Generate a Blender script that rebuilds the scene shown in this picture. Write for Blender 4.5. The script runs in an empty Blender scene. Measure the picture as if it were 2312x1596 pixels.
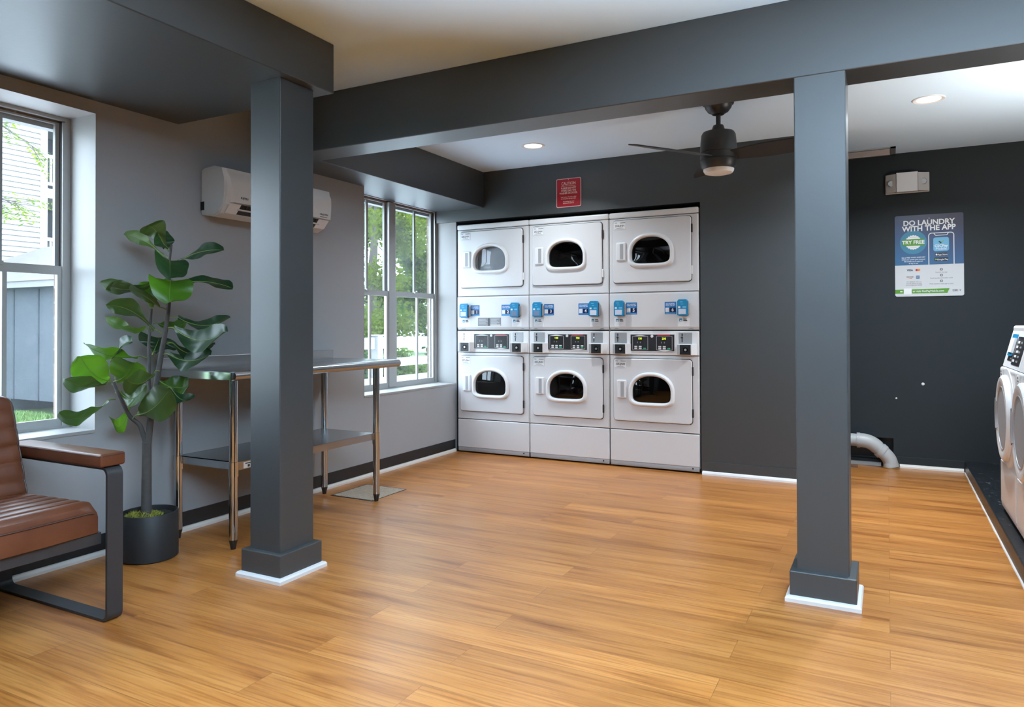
import bpy, bmesh, math, random
from mathutils import Vector, Matrix
random.seed(7)
C = bpy.context.scene.collection
S = bpy.context.scene
PI = math.pi

# ------------------------------------------------------------------ camera, sky, exposure
cam = bpy.data.objects.new('camera', bpy.data.cameras.new('camera'))
C.objects.link(cam); S.camera = cam
def _cam():
    yaw, pitch, roll = (math.radians(a) for a in (27.62372, 0.63177, -0.18987))
    c, s = math.cos(yaw), math.sin(yaw)
    F = Vector((-s*math.cos(pitch), c*math.cos(pitch), math.sin(pitch)))
    r = Vector((c, s, 0)); u = r.cross(F)
    R2 = r*math.cos(roll)+u*math.sin(roll); U2 = -r*math.sin(roll)+u*math.cos(roll)
    m = Matrix((R2, U2, -F)).transposed().to_4x4()
    m.translation = Vector((0, 0, 1.085))
    cam.matrix_world = m
_cam()
cam.data.sensor_width = 36.0
cam.data.lens = 1618.599/2312*36
cam.data.shift_y = (715.352-798)/2312
cam.data.clip_start = 0.05; cam.data.clip_end = 300

W = bpy.data.worlds.new('overcast_sky'); S.world = W
W.use_nodes = True
W.node_tree.nodes['Background'].inputs[0].default_value = (0.75, 0.91, 1.10, 1)
W.node_tree.nodes['Background'].inputs[1].default_value = 10.0

S.view_settings.view_transform = 'Standard'
S.view_settings.look = 'None'
S.view_settings.exposure = 0.45
S.view_settings.gamma = 1.0
S.view_settings.use_curve_mapping = False
S.cycles.max_bounces = 10
S.cycles.diffuse_bounces = 6
S.cycles.glossy_bounces = 5
S.cycles.transparent_max_bounces = 16
S.cycles.transmission_bounces = 6
S.cycles.caustics_reflective = False
S.cycles.caustics_refractive = False
S.cycles.sample_clamp_indirect = 6.0
S.cycles.use_denoising = True

LAMP_W = 1.5
# LAMP_W: unseen recessed lamps added to light the front room
UP_W = 370.0
WALL_UP_W = 34.0
UP_COL = (0.80, 0.91, 1.0)
LAMP_COL = (0.84, 0.93, 1.0)

# ------------------------------------------------------------------ materials
def srgb(r, g, b):
    f = lambda v: (v/255/12.92) if v/255 <= 0.04045 else ((v/255+0.055)/1.055)**2.4
    return (f(r), f(g), f(b), 1)
def new_mat(name):
    m = bpy.data.materials.new(name); m.use_nodes = True
    return m, m.node_tree.nodes, m.node_tree.links, m.node_tree.nodes['Principled BSDF']
def mat(name, col, rough=0.5, metal=0.0, spec=0.5, coat=0.0, var=0.0, scale=8.0, bump=0.0, bscale=60.0, sub=0.0):
    m, N, L, P = new_mat(name)
    P.inputs['Base Color'].default_value = col
    P.inputs['Roughness'].default_value = rough
    P.inputs['Metallic'].default_value = metal
    P.inputs['Specular IOR Level'].default_value = spec
    P.inputs['Coat Weight'].default_value = coat
    P.inputs['Coat Roughness'].default_value = 0.33
    if var or bump:
        tc = N.new('ShaderNodeTexCoord')
    if var:
        n = N.new('ShaderNodeTexNoise'); n.inputs['Scale'].default_value = scale; n.inputs['Detail'].default_value = 5
        L.new(tc.outputs['Object'], n.inputs['Vector'])
        mx = N.new('ShaderNodeMix'); mx.data_type = 'RGBA'
        a = [max(0, c*(1-var)) for c in col[:3]]+[1]; b = [min(1, c*(1+var)) for c in col[:3]]+[1]
        mx.inputs[6].default_value = a; mx.inputs[7].default_value = b
        L.new(n.outputs['Fac'], mx.inputs[0]); L.new(mx.outputs[2], P.inputs['Base Color'])
    if bump:
        n2 = N.new('ShaderNodeTexNoise'); n2.inputs['Scale'].default_value = bscale; n2.inputs['Detail'].default_value = 4
        L.new(tc.outputs['Object'], n2.inputs['Vector'])
        bp = N.new('ShaderNodeBump'); bp.inputs['Strength'].default_value = bump; bp.inputs['Distance'].default_value = 0.004
        L.new(n2.outputs['Fac'], bp.inputs['Height']); L.new(bp.outputs[0], P.inputs['Normal'])
    return m
def emit(name, col, st):
    m, N, L, P = new_mat(name)
    P.inputs['Base Color'].default_value = col
    P.inputs['Emission Color'].default_value = col
    P.inputs['Emission Strength'].default_value = st
    return m

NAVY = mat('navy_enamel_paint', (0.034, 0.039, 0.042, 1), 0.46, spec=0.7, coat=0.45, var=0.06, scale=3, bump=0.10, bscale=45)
NAVY_SHADED = mat('shaded_navy_paint', (0.019, 0.024, 0.027, 1), 0.6, spec=0.3, var=0.06, scale=3, bump=0.10, bscale=45)  # navy copy darkened and dulled, the recess's shade put into its colour
GREY_WALL = mat('grey_wall_paint', (0.345, 0.352, 0.36, 1), 0.55, var=0.03, scale=2, bump=0.06, bscale=40)
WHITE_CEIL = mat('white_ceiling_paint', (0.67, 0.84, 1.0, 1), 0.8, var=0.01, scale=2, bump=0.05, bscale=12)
WHITE_PAINT = mat('white_trim_paint', (0.80, 0.80, 0.80, 1), 0.4, var=0.02, scale=6)
REVEAL = mat('white_reveal_paint', (0.34, 0.335, 0.325, 1), 0.45, var=0.02, scale=6)
CREAM_TRIM = mat('off_white_shoe_moulding', (0.74, 0.70, 0.65, 1), 0.45, var=0.05, scale=12)
BLACK_BASE = mat('charcoal_vinyl_base', (0.018, 0.018, 0.019, 1), 0.42, var=0.2, scale=6)
APPLIANCE = mat('white_appliance_enamel', (0.70, 0.70, 0.71, 1), 0.26, spec=0.5, var=0.015, scale=4)
APPLIANCE_TRIM = mat('white_appliance_plastic', (0.77, 0.77, 0.78, 1), 0.35)
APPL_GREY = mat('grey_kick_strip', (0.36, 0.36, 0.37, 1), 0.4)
GAP = mat('dark_gap', (0.012, 0.012, 0.013, 1), 0.6)  # near-black for shaded gaps and openings; also hinges and screw heads
BLACK = mat('black_plastic', (0.014, 0.014, 0.015, 1), 0.35)
PANEL_BLACK = mat('black_control_film', (0.022, 0.022, 0.024, 1), 0.3)
STEEL = mat('stainless_steel', (0.44, 0.46, 0.48, 1), 0.27, metal=1.0, var=0.05, scale=5, bump=0.03, bscale=25)
CHROME = mat('polished_steel_tube', (0.54, 0.56, 0.58, 1), 0.12, metal=1.0)
BRUSHED = mat('brushed_coin_plate', (0.52, 0.52, 0.53, 1), 0.38, metal=0.8, var=0.1, scale=20)
DRUM = mat('dryer_drum_steel', (0.26, 0.26, 0.27, 1), 0.42, metal=0.6, var=0.1, scale=10)
DRUM_SHADED = mat('shaded_dryer_drum', (0.05, 0.05, 0.052, 1), 0.4, metal=0.6)  # drum steel copy darkened for the unlit interiors
BLACK_METAL = mat('powder_coated_black_metal', (0.030, 0.030, 0.032, 1), 0.42, spec=0.5, bump=0.03, bscale=200)
POT = mat('matte_black_pot', (0.013, 0.013, 0.014, 1), 0.55)
ALU = mat('aluminium_window_frame', (0.42, 0.42, 0.41, 1), 0.38, metal=0.35, var=0.05, scale=9)
ALU_DARK = mat('dark_window_track', (0.03, 0.03, 0.03, 1), 0.5)
AC_WHITE = mat('air_conditioner_plastic', (0.66, 0.66, 0.65, 1), 0.3)
DARK_TXT = mat('dark_print', (0.02, 0.02, 0.022, 1), 0.5)
GREY_TXT = mat('grey_print', (0.22, 0.22, 0.23, 1), 0.5)
WHITE_TXT = mat('white_print', (0.86, 0.86, 0.86, 1), 0.5)
CREAM_TXT = mat('cream_print', (0.86, 0.66, 0.55, 1), 0.5)
RED_SIGN = mat('red_sign_plastic', srgb(165, 12, 32), 0.35)
PINK_EDGE = mat('pale_sign_border', srgb(214, 180, 178), 0.4)
STICKER_BLUE = mat('blue_sticker', srgb(28, 112, 178), 0.35)
STICKER_NAVY = mat('navy_sticker_patch', srgb(8, 18, 70), 0.35)
READER_BLUE = mat('blue_card_reader', srgb(24, 132, 178), 0.35)
READER_SIDE = mat('dark_blue_reader_side', srgb(12, 52, 92), 0.4)
READER_BACK = mat('grey_reader_bracket', (0.33, 0.31, 0.29, 1), 0.4)
SCREEN = mat('grey_reader_screen', srgb(120, 132, 158), 0.15)
SCREEN_LIGHT = mat('pale_reader_screen', srgb(205, 212, 228), 0.15)
PAPER = mat('white_paper_label', (0.80, 0.80, 0.81, 1), 0.5)
CLEAR_LABEL = mat('grey_plate_label', (0.60, 0.60, 0.61, 1), 0.4)
GREEN_BTN = mat('green_button', srgb(40, 168, 118), 0.4)
WHITE_BTN = mat('white_button', (0.75, 0.75, 0.75, 1), 0.4)
RED_STRIP = mat('red_strip', srgb(190, 30, 35), 0.4)
LED = emit('yellow_green_led', srgb(190, 205, 40), 0.9)
PVC = mat('grey_pvc_pipe', (0.46, 0.46, 0.45, 1), 0.4, var=0.05, scale=10)
BRASS = mat('brass_fitting', (0.50, 0.33, 0.16, 1), 0.4, metal=0.7)
STEM = mat('grey_brown_bark', (0.062, 0.056, 0.052, 1), 0.7, var=0.35, scale=40, bump=0.4, bscale=60)
SOIL = mat('dark_potting_soil', (0.018, 0.016, 0.013, 1), 0.9, var=0.5, scale=60, bump=0.8, bscale=80)
MOSS = mat('yellow_green_moss', (0.27, 0.26, 0.035, 1), 0.9, var=0.5, scale=90)
GRASS = mat('lawn_grass', (0.075, 0.135, 0.03, 1), 0.9, var=0.35, scale=3)
BLADE = mat('grass_blades', (0.10, 0.18, 0.04, 1), 0.8, var=0.3, scale=5)
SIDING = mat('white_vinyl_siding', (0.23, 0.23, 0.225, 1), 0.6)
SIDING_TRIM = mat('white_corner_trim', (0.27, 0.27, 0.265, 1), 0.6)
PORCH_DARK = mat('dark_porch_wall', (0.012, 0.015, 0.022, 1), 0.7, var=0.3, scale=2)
SHED_BLUE = mat('blue_grey_shed_panel', (0.045, 0.054, 0.066, 1), 0.7, var=0.12, scale=2)
SHED_LINE = mat('dark_shed_batten', (0.025, 0.032, 0.042, 1), 0.7)
SHED_ROOF = mat('weathered_shingle', (0.085, 0.077, 0.068, 1), 0.9, var=0.3, scale=5)
FASCIA = mat('pale_fascia', (0.16, 0.155, 0.155, 1), 0.7)
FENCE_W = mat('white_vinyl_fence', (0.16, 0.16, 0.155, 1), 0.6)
BARK = mat('tree_bark', (0.07, 0.06, 0.05, 1), 0.9, var=0.3, scale=10)
LENS = mat('frosted_fan_lens', (0.82, 0.81, 0.80, 1), 0.4, sub=0.0)
LAMP_DISC = emit('led_lamp_disc', (1, 0.97, 0.92, 1), 5.0)
CLEAR_LENS = mat('clear_lamp_lens', (0.55, 0.53, 0.51, 1), 0.15)
WOOD_BLOCK = mat('grey_brown_wood', (0.16, 0.08, 0.045, 1), 0.7, var=0.3, scale=20)
BADGE_GREEN = mat('green_banner', srgb(86, 150, 22), 0.4)
SKY_BLUE = mat('light_blue_app_tile', srgb(110, 180, 215), 0.4)
TEAL = mat('teal_print', srgb(52, 130, 160), 0.4)
LOGO_RED = mat('red_print', srgb(200, 30, 30), 0.4)
LOGO_ORANGE = mat('orange_print', srgb(235, 130, 25), 0.4)
AMEX = mat('mid_blue_print', srgb(50, 100, 150), 0.4)
LIME = mat('lime_print', srgb(140, 195, 50), 0.4)

def leather():
    m, N, L, P = new_mat('brown_leather')
    tc = N.new('ShaderNodeTexCoord')
    n = N.new('ShaderNodeTexNoise'); n.inputs['Scale'].default_value = 7; n.inputs['Detail'].default_value = 6
    L.new(tc.outputs['Object'], n.inputs['Vector'])
    r = N.new('ShaderNodeValToRGB')
    r.color_ramp.elements[0].position = 0.3; r.color_ramp.elements[0].color = (0.085, 0.024, 0.009, 1)
    r.color_ramp.elements[1].position = 0.75; r.color_ramp.elements[1].color = (0.150, 0.047, 0.020, 1)
    L.new(n.outputs['Fac'], r.inputs[0]); L.new(r.outputs[0], P.inputs['Base Color'])
    P.inputs['Roughness'].default_value = 0.38
    v = N.new('ShaderNodeTexVoronoi'); v.inputs['Scale'].default_value = 260
    L.new(tc.outputs['Object'], v.inputs['Vector'])
    b = N.new('ShaderNodeBump'); b.inputs['Strength'].default_value = 0.12; b.inputs['Distance'].default_value = 0.002
    L.new(v.outputs['Distance'], b.inputs['Height']); L.new(b.outputs[0], P.inputs['Normal'])
    return m
LEATHER = leather()
PIPING = mat('dark_brown_piping', (0.06, 0.022, 0.012, 1), 0.45)

def wood_floor():
    m, N, L, P = new_mat('oak_laminate_planks')
    tc = N.new('ShaderNodeTexCoord')
    br = N.new('ShaderNodeTexBrick')
    br.inputs['Scale'].default_value = 1.0
    br.inputs['Brick Width'].default_value = 1.25; br.inputs['Row Height'].default_value = 0.15
    br.inputs['Mortar Size'].default_value = 0.0012; br.inputs['Mortar Smooth'].default_value = 0.2
    br.inputs['Bias'].default_value = 0.0
    br.inputs['Color1'].default_value = (0, 0, 0, 1); br.inputs['Color2'].default_value = (1, 1, 1, 1)
    br.inputs['Mortar'].default_value = (0.5, 0.5, 0.5, 1)
    br.offset = 0.37; br.offset_frequency = 2
    L.new(tc.outputs['Object'], br.inputs['Vector'])
    # shift the grain from plank to plank
    sc = N.new('ShaderNodeVectorMath'); sc.operation = 'SCALE'; sc.inputs[3].default_value = 7.3
    L.new(br.outputs['Color'], sc.inputs[0])
    ad = N.new('ShaderNodeVectorMath'); ad.operation = 'ADD'
    L.new(tc.outputs['Object'], ad.inputs[0]); L.new(sc.outputs[0], ad.inputs[1])
    mp = N.new('ShaderNodeMapping'); mp.inputs['Scale'].default_value = (0.9, 9, 1)
    L.new(ad.outputs[0], mp.inputs['Vector'])
    n1 = N.new('ShaderNodeTexNoise'); n1.inputs['Scale'].default_value = 1.5; n1.inputs['Detail'].default_value = 6; n1.inputs['Distortion'].default_value = 0.6
    L.new(mp.outputs[0], n1.inputs['Vector'])
    mp2 = N.new('ShaderNodeMapping'); mp2.inputs['Scale'].default_value = (3, 90, 1)
    L.new(ad.outputs[0], mp2.inputs['Vector'])
    n2 = N.new('ShaderNodeTexNoise'); n2.inputs['Scale'].default_value = 1.2; n2.inputs['Detail'].default_value = 5
    L.new(mp2.outputs[0], n2.inputs['Vector'])
    r = N.new('ShaderNodeValToRGB')
    e = r.color_ramp.elements
    e[0].position = 0.24; e[0].color = (0.25, 0.074, 0.012, 1)
    e[1].position = 0.75; e[1].color = (0.60, 0.262, 0.070, 1)
    k = e.new(0.45); k.color = (0.48, 0.184, 0.041, 1)
    L.new(n1.outputs['Fac'], r.inputs[0])
    mx = N.new('ShaderNodeMix'); mx.data_type = 'RGBA'; mx.blend_type = 'MULTIPLY'; mx.inputs[0].default_value = 1
    r2 = N.new('ShaderNodeValToRGB')
    r2.color_ramp.elements[0].position = 0.32; r2.color_ramp.elements[0].color = (0.70, 0.62, 0.55, 1)
    r2.color_ramp.elements[1].position = 0.55; r2.color_ramp.elements[1].color = (1, 1, 1, 1)
    L.new(n2.outputs['Fac'], r2.inputs[0])
    L.new(r.outputs[0], mx.inputs[6]); L.new(r2.outputs[0], mx.inputs[7])
    # plank tone + joint
    r3 = N.new('ShaderNodeValToRGB')
    r3.color_ramp.elements[0].color = (0.84, 0.82, 0.80, 1); r3.color_ramp.elements[1].color = (1.08, 1.08, 1.08, 1)
    L.new(br.outputs['Color'], r3.inputs[0])
    mx2 = N.new('ShaderNodeMix'); mx2.data_type = 'RGBA'; mx2.blend_type = 'MULTIPLY'; mx2.inputs[0].default_value = 1
    L.new(mx.outputs[2], mx2.inputs[6]); L.new(r3.outputs[0], mx2.inputs[7])
    mx3 = N.new('ShaderNodeMix'); mx3.data_type = 'RGBA'
    mul = N.new('ShaderNodeMath'); mul.operation = 'MULTIPLY'; mul.inputs[1].default_value = 0.45
    L.new(br.outputs['Fac'], mul.inputs[0]); L.new(mul.outputs[0], mx3.inputs[0])
    L.new(mx2.outputs[2], mx3.inputs[6]); mx3.inputs[7].default_value = (0.12, 0.045, 0.015, 1)
    L.new(mx3.outputs[2], P.inputs['Base Color'])
    P.inputs['Roughness'].default_value = 0.30
    P.inputs['Specular IOR Level'].default_value = 0.5
    rr = N.new('ShaderNodeMapRange'); rr.inputs[3].default_value = 0.24; rr.inputs[4].default_value = 0.38
    L.new(n2.outputs['Fac'], rr.inputs[0]); L.new(rr.outputs[0], P.inputs['Roughness'])
    b = N.new('ShaderNodeBump'); b.inputs['Strength'].default_value = 0.06; b.inputs['Distance'].default_value = 0.003
    L.new(n2.outputs['Fac'], b.inputs['Height']); L.new(b.outputs[0], P.inputs['Normal'])
    return m
FLOOR = wood_floor()

def brick():
    m, N, L, P = new_mat('tan_brick')
    tc = N.new('ShaderNodeTexCoord'); sx = N.new('ShaderNodeSeparateXYZ'); cx = N.new('ShaderNodeCombineXYZ')
    L.new(tc.outputs['Object'], sx.inputs[0])
    a = N.new('ShaderNodeMath'); a.operation = 'ADD'
    L.new(sx.outputs[0], a.inputs[0]); L.new(sx.outputs[1], a.inputs[1])
    L.new(a.outputs[0], cx.inputs[0]); L.new(sx.outputs[2], cx.inputs[1])
    br = N.new('ShaderNodeTexBrick'); br.inputs['Scale'].default_value = 1
    br.inputs['Brick Width'].default_value = 0.21; br.inputs['Row Height'].default_value = 0.075
    br.inputs['Mortar Size'].default_value = 0.005
    br.inputs['Color1'].default_value = (0.135, 0.085, 0.058, 1); br.inputs['Color2'].default_value = (0.21, 0.147, 0.105, 1)
    br.inputs['Mortar'].default_value = (0.25, 0.23, 0.21, 1)
    L.new(cx.outputs[0], br.inputs['Vector'])
    n = N.new('ShaderNodeTexNoise'); n.inputs['Scale'].default_value = 30; L.new(tc.outputs['Object'], n.inputs['Vector'])
    mx = N.new('ShaderNodeMix'); mx.data_type = 'RGBA'; mx.blend_type = 'MULTIPLY'; mx.inputs[0].default_value = 0.5
    L.new(br.outputs['Color'], mx.inputs[6]); L.new(n.outputs['Fac'], mx.inputs[7])
    L.new(mx.outputs[2], P.inputs['Base Color'])
    P.inputs['Roughness'].default_value = 0.9
    b = N.new('ShaderNodeBump'); b.inputs['Strength'].default_value = 0.5; b.inputs['Distance'].default_value = 0.01
    iv = N.new('ShaderNodeMath'); iv.operation = 'SUBTRACT'; iv.inputs[0].default_value = 1
    L.new(br.outputs['Fac'], iv.inputs[1]); L.new(iv.outputs[0], b.inputs['Height']); L.new(b.outputs[0], P.inputs['Normal'])
    return m
BRICK = brick()

def worn_black():
    m, N, L, P = new_mat('worn_black_floor_paint')
    tc = N.new('ShaderNodeTexCoord')
    n = N.new('ShaderNodeTexNoise'); n.inputs['Scale'].default_value = 26; n.inputs['Detail'].default_value = 8; n.inputs['Roughness'].default_value = 0.7
    L.new(tc.outputs['Object'], n.inputs['Vector'])
    r = N.new('ShaderNodeValToRGB')
    r.color_ramp.elements[0].position = 0.62; r.color_ramp.elements[0].color = (0.010, 0.013, 0.016, 1)
    r.color_ramp.elements[1].position = 0.67; r.color_ramp.elements[1].color = (0.30, 0.30, 0.29, 1)
    L.new(n.outputs['Fac'], r.inputs[0]); L.new(r.outputs[0], P.inputs['Base Color'])
    P.inputs['Roughness'].default_value = 0.33
    b = N.new('ShaderNodeBump'); b.inputs['Strength'].default_value = 0.35; b.inputs['Distance'].default_value = 0.01
    L.new(n.outputs['Fac'], b.inputs['Height']); L.new(b.outputs[0], P.inputs['Normal'])
    return m
WORN_BLACK = worn_black()

def glass(name, tint=(1, 1, 1, 1), haze=0.0, ior=1.5):
    m = bpy.data.materials.new(name); m.use_nodes = True
    N, L = m.node_tree.nodes, m.node_tree.links
    N.remove(N['Principled BSDF']); out = N['Material Output']
    t = N.new('ShaderNodeBsdfTransparent'); t.inputs[0].default_value = tint
    g = N.new('ShaderNodeBsdfGlossy'); g.inputs['Roughness'].default_value = 0.02
    fr = N.new('ShaderNodeFresnel'); fr.inputs[0].default_value = ior
    ge = N.new('ShaderNodeNewGeometry'); iv = N.new('ShaderNodeMath'); iv.operation = 'SUBTRACT'; iv.inputs[0].default_value = 1
    L.new(ge.outputs['Backfacing'], iv.inputs[1])      # one reflection per sheet: the entry face
    ff = N.new('ShaderNodeMath'); ff.operation = 'MULTIPLY'; L.new(fr.outputs[0], ff.inputs[0]); L.new(iv.outputs[0], ff.inputs[1])
    a = N.new('ShaderNodeMixShader'); L.new(ff.outputs[0], a.inputs[0]); L.new(t.outputs[0], a.inputs[1]); L.new(g.outputs[0], a.inputs[2])
    last = a
    if haze:
        d = N.new('ShaderNodeBsdfTranslucent'); d.inputs[0].default_value = (0.8, 0.82, 0.84, 1)
        tc = N.new('ShaderNodeTexCoord'); n = N.new('ShaderNodeTexNoise'); n.inputs['Scale'].default_value = 3; n.inputs['Detail'].default_value = 8
        L.new(tc.outputs['Object'], n.inputs['Vector'])
        mr = N.new('ShaderNodeMapRange'); mr.inputs[1].default_value = 0.3; mr.inputs[2].default_value = 0.7
        mr.inputs[3].default_value = haze*0.4; mr.inputs[4].default_value = haze
        L.new(n.outputs['Fac'], mr.inputs[0])
        b = N.new('ShaderNodeMixShader'); L.new(mr.outputs[0], b.inputs[0]); L.new(a.outputs[0], b.inputs[1]); L.new(d.outputs[0], b.inputs[2])
        last = b
    L.new(last.outputs[0], out.inputs[0])
    return m
PANE = glass('window_glass', (0.97, 0.98, 0.97, 1), 0.012)
PANE_DUSTY = glass('dusty_window_glass', (0.95, 0.97, 0.97, 1), 0.016)
DOOR_GLASS = glass('tinted_dryer_glass', (0.10, 0.10, 0.105, 1), 0.0, 1.6)
DOOR_GLASS_CLEAR = glass('clear_dryer_glass', (0.75, 0.75, 0.76, 1), 0.0, 1.5)

def leaf_mat(name, top, under, rough=0.33, spec=0.5):
    m, N, L, P = new_mat(name)
    tc = N.new('ShaderNodeTexCoord'); n = N.new('ShaderNodeTexNoise'); n.inputs['Scale'].default_value = 14
    L.new(tc.outputs['Object'], n.inputs['Vector'])
    mx = N.new('ShaderNodeMix'); mx.data_type = 'RGBA'
    mx.inputs[6].default_value = [c*0.65 for c in top[:3]]+[1]; mx.inputs[7].default_value = [c*1.35 for c in top[:3]]+[1]
    L.new(n.outputs['Fac'], mx.inputs[0])
    ge = N.new('ShaderNodeNewGeometry'); m2 = N.new('ShaderNodeMix'); m2.data_type = 'RGBA'
    L.new(ge.outputs['Backfacing'], m2.inputs[0]); L.new(mx.outputs[2], m2.inputs[6]); m2.inputs[7].default_value = under
    L.new(m2.outputs[2], P.inputs['Base Color'])
    P.inputs['Roughness'].default_value = rough; P.inputs['Specular IOR Level'].default_value = spec
    tr_ = 0.14 if 'dark_green_fig' in name else 0.30
    out = N['Material Output']
    t = N.new('ShaderNodeBsdfTranslucent'); t.inputs[0].default_value = [min(1, c*2.6) for c in (top[0]*1.5, top[1]*1.6, top[2]*0.5)]+[1]
    a = N.new('ShaderNodeMixShader'); a.inputs[0].default_value = tr_
    L.new(P.outputs[0], a.inputs[1]); L.new(t.outputs[0], a.inputs[2]); L.new(a.outputs[0], out.inputs[0])
    return m
LEAF_A = leaf_mat('dark_green_fig_leaf', (0.014, 0.040, 0.016, 1), (0.055, 0.095, 0.022, 1))
LEAF_B = leaf_mat('bright_green_fig_leaf', (0.036, 0.092, 0.010, 1), (0.075, 0.14, 0.02, 1))
VEIN = mat('pale_leaf_vein', (0.14, 0.20, 0.045, 1), 0.5)
TREE_LEAF = [leaf_mat('tree_leaf_yellow_green', (0.056, 0.076, 0.008, 1), (0.062, 0.084, 0.014, 1), 0.7, 0.1),
             leaf_mat('tree_leaf_mid_green', (0.030, 0.050, 0.007, 1), (0.036, 0.06, 0.012, 1), 0.7, 0.1),
             leaf_mat('tree_leaf_dark_green', (0.014, 0.030, 0.007, 1), (0.02, 0.04, 0.012, 1), 0.7, 0.1)]

# ------------------------------------------------------------------ mesh helpers
class MB:
    """collects shapes (world or local coordinates) into ONE mesh object"""
    def __init__(s): s.bm = bmesh.new(); s.mats = []
    def mi(s, m):
        if m not in s.mats: s.mats.append(m)
        return s.mats.index(m)
    def _add(s, verts, faces, m=None, smooth=False):
        i = s.mi(m); vs = [s.bm.verts.new(v) for v in verts]; out = []
        for f in faces:
            try:
                fc = s.bm.faces.new([vs[k] for k in f]); fc.material_index = i; fc.smooth = smooth; out.append(fc)
            except ValueError: pass
        return vs, out
    def box(s, x0, x1, y0, y1, z0, z1, m=None, bev=0.0, seg=2, M=None, smooth=False):
        t = bmesh.new(); bmesh.ops.create_cube(t, size=1)
        for v in t.verts: v.co = Vector(((x0+x1)/2+v.co.x*(x1-x0), (y0+y1)/2+v.co.y*(y1-y0), (z0+z1)/2+v.co.z*(z1-z0)))
        if bev:
            bmesh.ops.bevel(t, geom=list(t.edges), offset=bev, segments=seg, profile=0.5, affect='EDGES')
        if M is not None: bmesh.ops.transform(t, matrix=M, verts=list(t.verts))
        s._merge(t, m, smooth); return s
    def _merge(s, t, m, smooth):
        t.verts.index_update()
        s._add([v.co.copy() for v in t.verts], [[v.index for v in f.verts] for f in t.faces], m, smooth); t.free()
    def cyl(s, p0, p1, r0, r1=None, n=24, m=None, cap=True):
        r1 = r0 if r1 is None else r1
        return s.tube([p0, p1], [r0, r1], n, m, cap)
    def tube(s, pts, r, n=12, m=None, cap=True):
        pts = [Vector(p) for p in pts]; k = len(pts)
        rs = r if isinstance(r, (list, tuple)) else [r]*k
        verts = []; prev = None
        for i, p in enumerate(pts):
            d = (pts[min(i+1, k-1)]-pts[max(i-1, 0)]).normalized()
            if prev is None:
                a = d.orthogonal().normalized()
            else:
                a = (prev-d*prev.dot(d)).normalized()
            prev = a; b = d.cross(a)
            verts += [p+(a*math.cos(2*PI*j/n)+b*math.sin(2*PI*j/n))*rs[i] for j in range(n)]
        faces = [[i*n+j, i*n+(j+1) % n, (i+1)*n+(j+1) % n, (i+1)*n+j] for i in range(k-1) for j in range(n)]
        vs, fs = s._add(verts, faces, m, True)
        if cap:
            for e in (list(reversed(vs[:n])), vs[-n:]):
                try:
                    f = s.bm.faces.new(e); f.material_index = s.mi(m)
                except ValueError: pass
        return s
    def lathe(s, prof, c=(0, 0, 0), n=40, m=None, axis='z'):
        verts = []
        for r, h in prof:
            for j in range(n):
                a = 2*PI*j/n; x, y = r*math.cos(a), r*math.sin(a)
                v = (x, y, h) if axis == 'z' else ((x, h, y) if axis == 'y' else (h, x, y))
                verts.append((c[0]+v[0], c[1]+v[1], c[2]+v[2]))
        k = len(prof)
        faces = [[i*n+j, i*n+(j+1) % n, (i+1)*n+(j+1) % n, (i+1)*n+j] for i in range(k-1) for j in range(n)]
        vs, fs = s._add(verts, faces, m, True)
        for i in (0, k-1):
            if prof[i][0] > 1e-6:
                try:
                    f = s.bm.faces.new(vs[i*n:(i+1)*n]); f.material_index = s.mi(m)
                except ValueError: pass
        return s
    def prism(s, poly, axis, a, b, m=None, smooth=False):
        """2-D polygon extruded along an axis: 'x' poly=(y,z), 'y' poly=(x,z), 'z' poly=(x,y)"""
        f = {'x': lambda u, v, t: (t, u, v), 'y': lambda u, v, t: (u, t, v), 'z': lambda u, v, t: (u, v, t)}[axis]
        n = len(poly)
        verts = [f(u, v, a) for u, v in poly]+[f(u, v, b) for u, v in poly]
        faces = [list(range(n-1, -1, -1)), list(range(n, 2*n))]+[[i, (i+1) % n, n+(i+1) % n, n+i] for i in range(n)]
        s._add(verts, faces, m, smooth); return s
    def loft(s, loops, m=None, close=False, smooth=True, fan=False):
        n = len(loops[0]); verts = [v for l in loops for v in l]; k = len(loops)
        faces = [[i*n+j, i*n+(j+1) % n, (i+1)*n+(j+1) % n, (i+1)*n+j] for i in range(k-1) for j in range(n)]
        vs, fs = s._add(verts, faces, m, smooth)
        if fan:
            f = s.bm.faces.new(vs[-n:]); f.material_index = s.mi(m)
        return s
    def grid(s, rows, m=None, smooth=True):
        n = len(rows[0]); k = len(rows)
        s._add([v for r in rows for v in r], [[i*n+j, i*n+j+1, (i+1)*n+j+1, (i+1)*n+j] for i in range(k-1) for j in range(n-1)], m, smooth); return s
    def text(s, body, size, fn, m, align='CENTER', bold=0.0, squash=1.0):
        """lettering laid flat: fn(u, v) -> point"""
        cu = bpy.data.curves.new('lettering', 'FONT'); cu.body = body; cu.size = size; cu.align_x = align; cu.align_y = 'CENTER'
        cu.offset = bold*size; cu.resolution_u = 3; cu.space_line = 0.9
        o = bpy.data.objects.new('lettering', cu); C.objects.link(o)
        dg = bpy.context.evaluated_depsgraph_get()
        me = bpy.data.meshes.new_from_object(o.evaluated_get(dg))
        s._add([fn(v.co.x*squash, v.co.y) for v in me.vertices], [list(p.vertices) for p in me.polygons], m)
        bpy.data.objects.remove(o); bpy.data.curves.remove(cu); bpy.data.meshes.remove(me); return s
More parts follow.
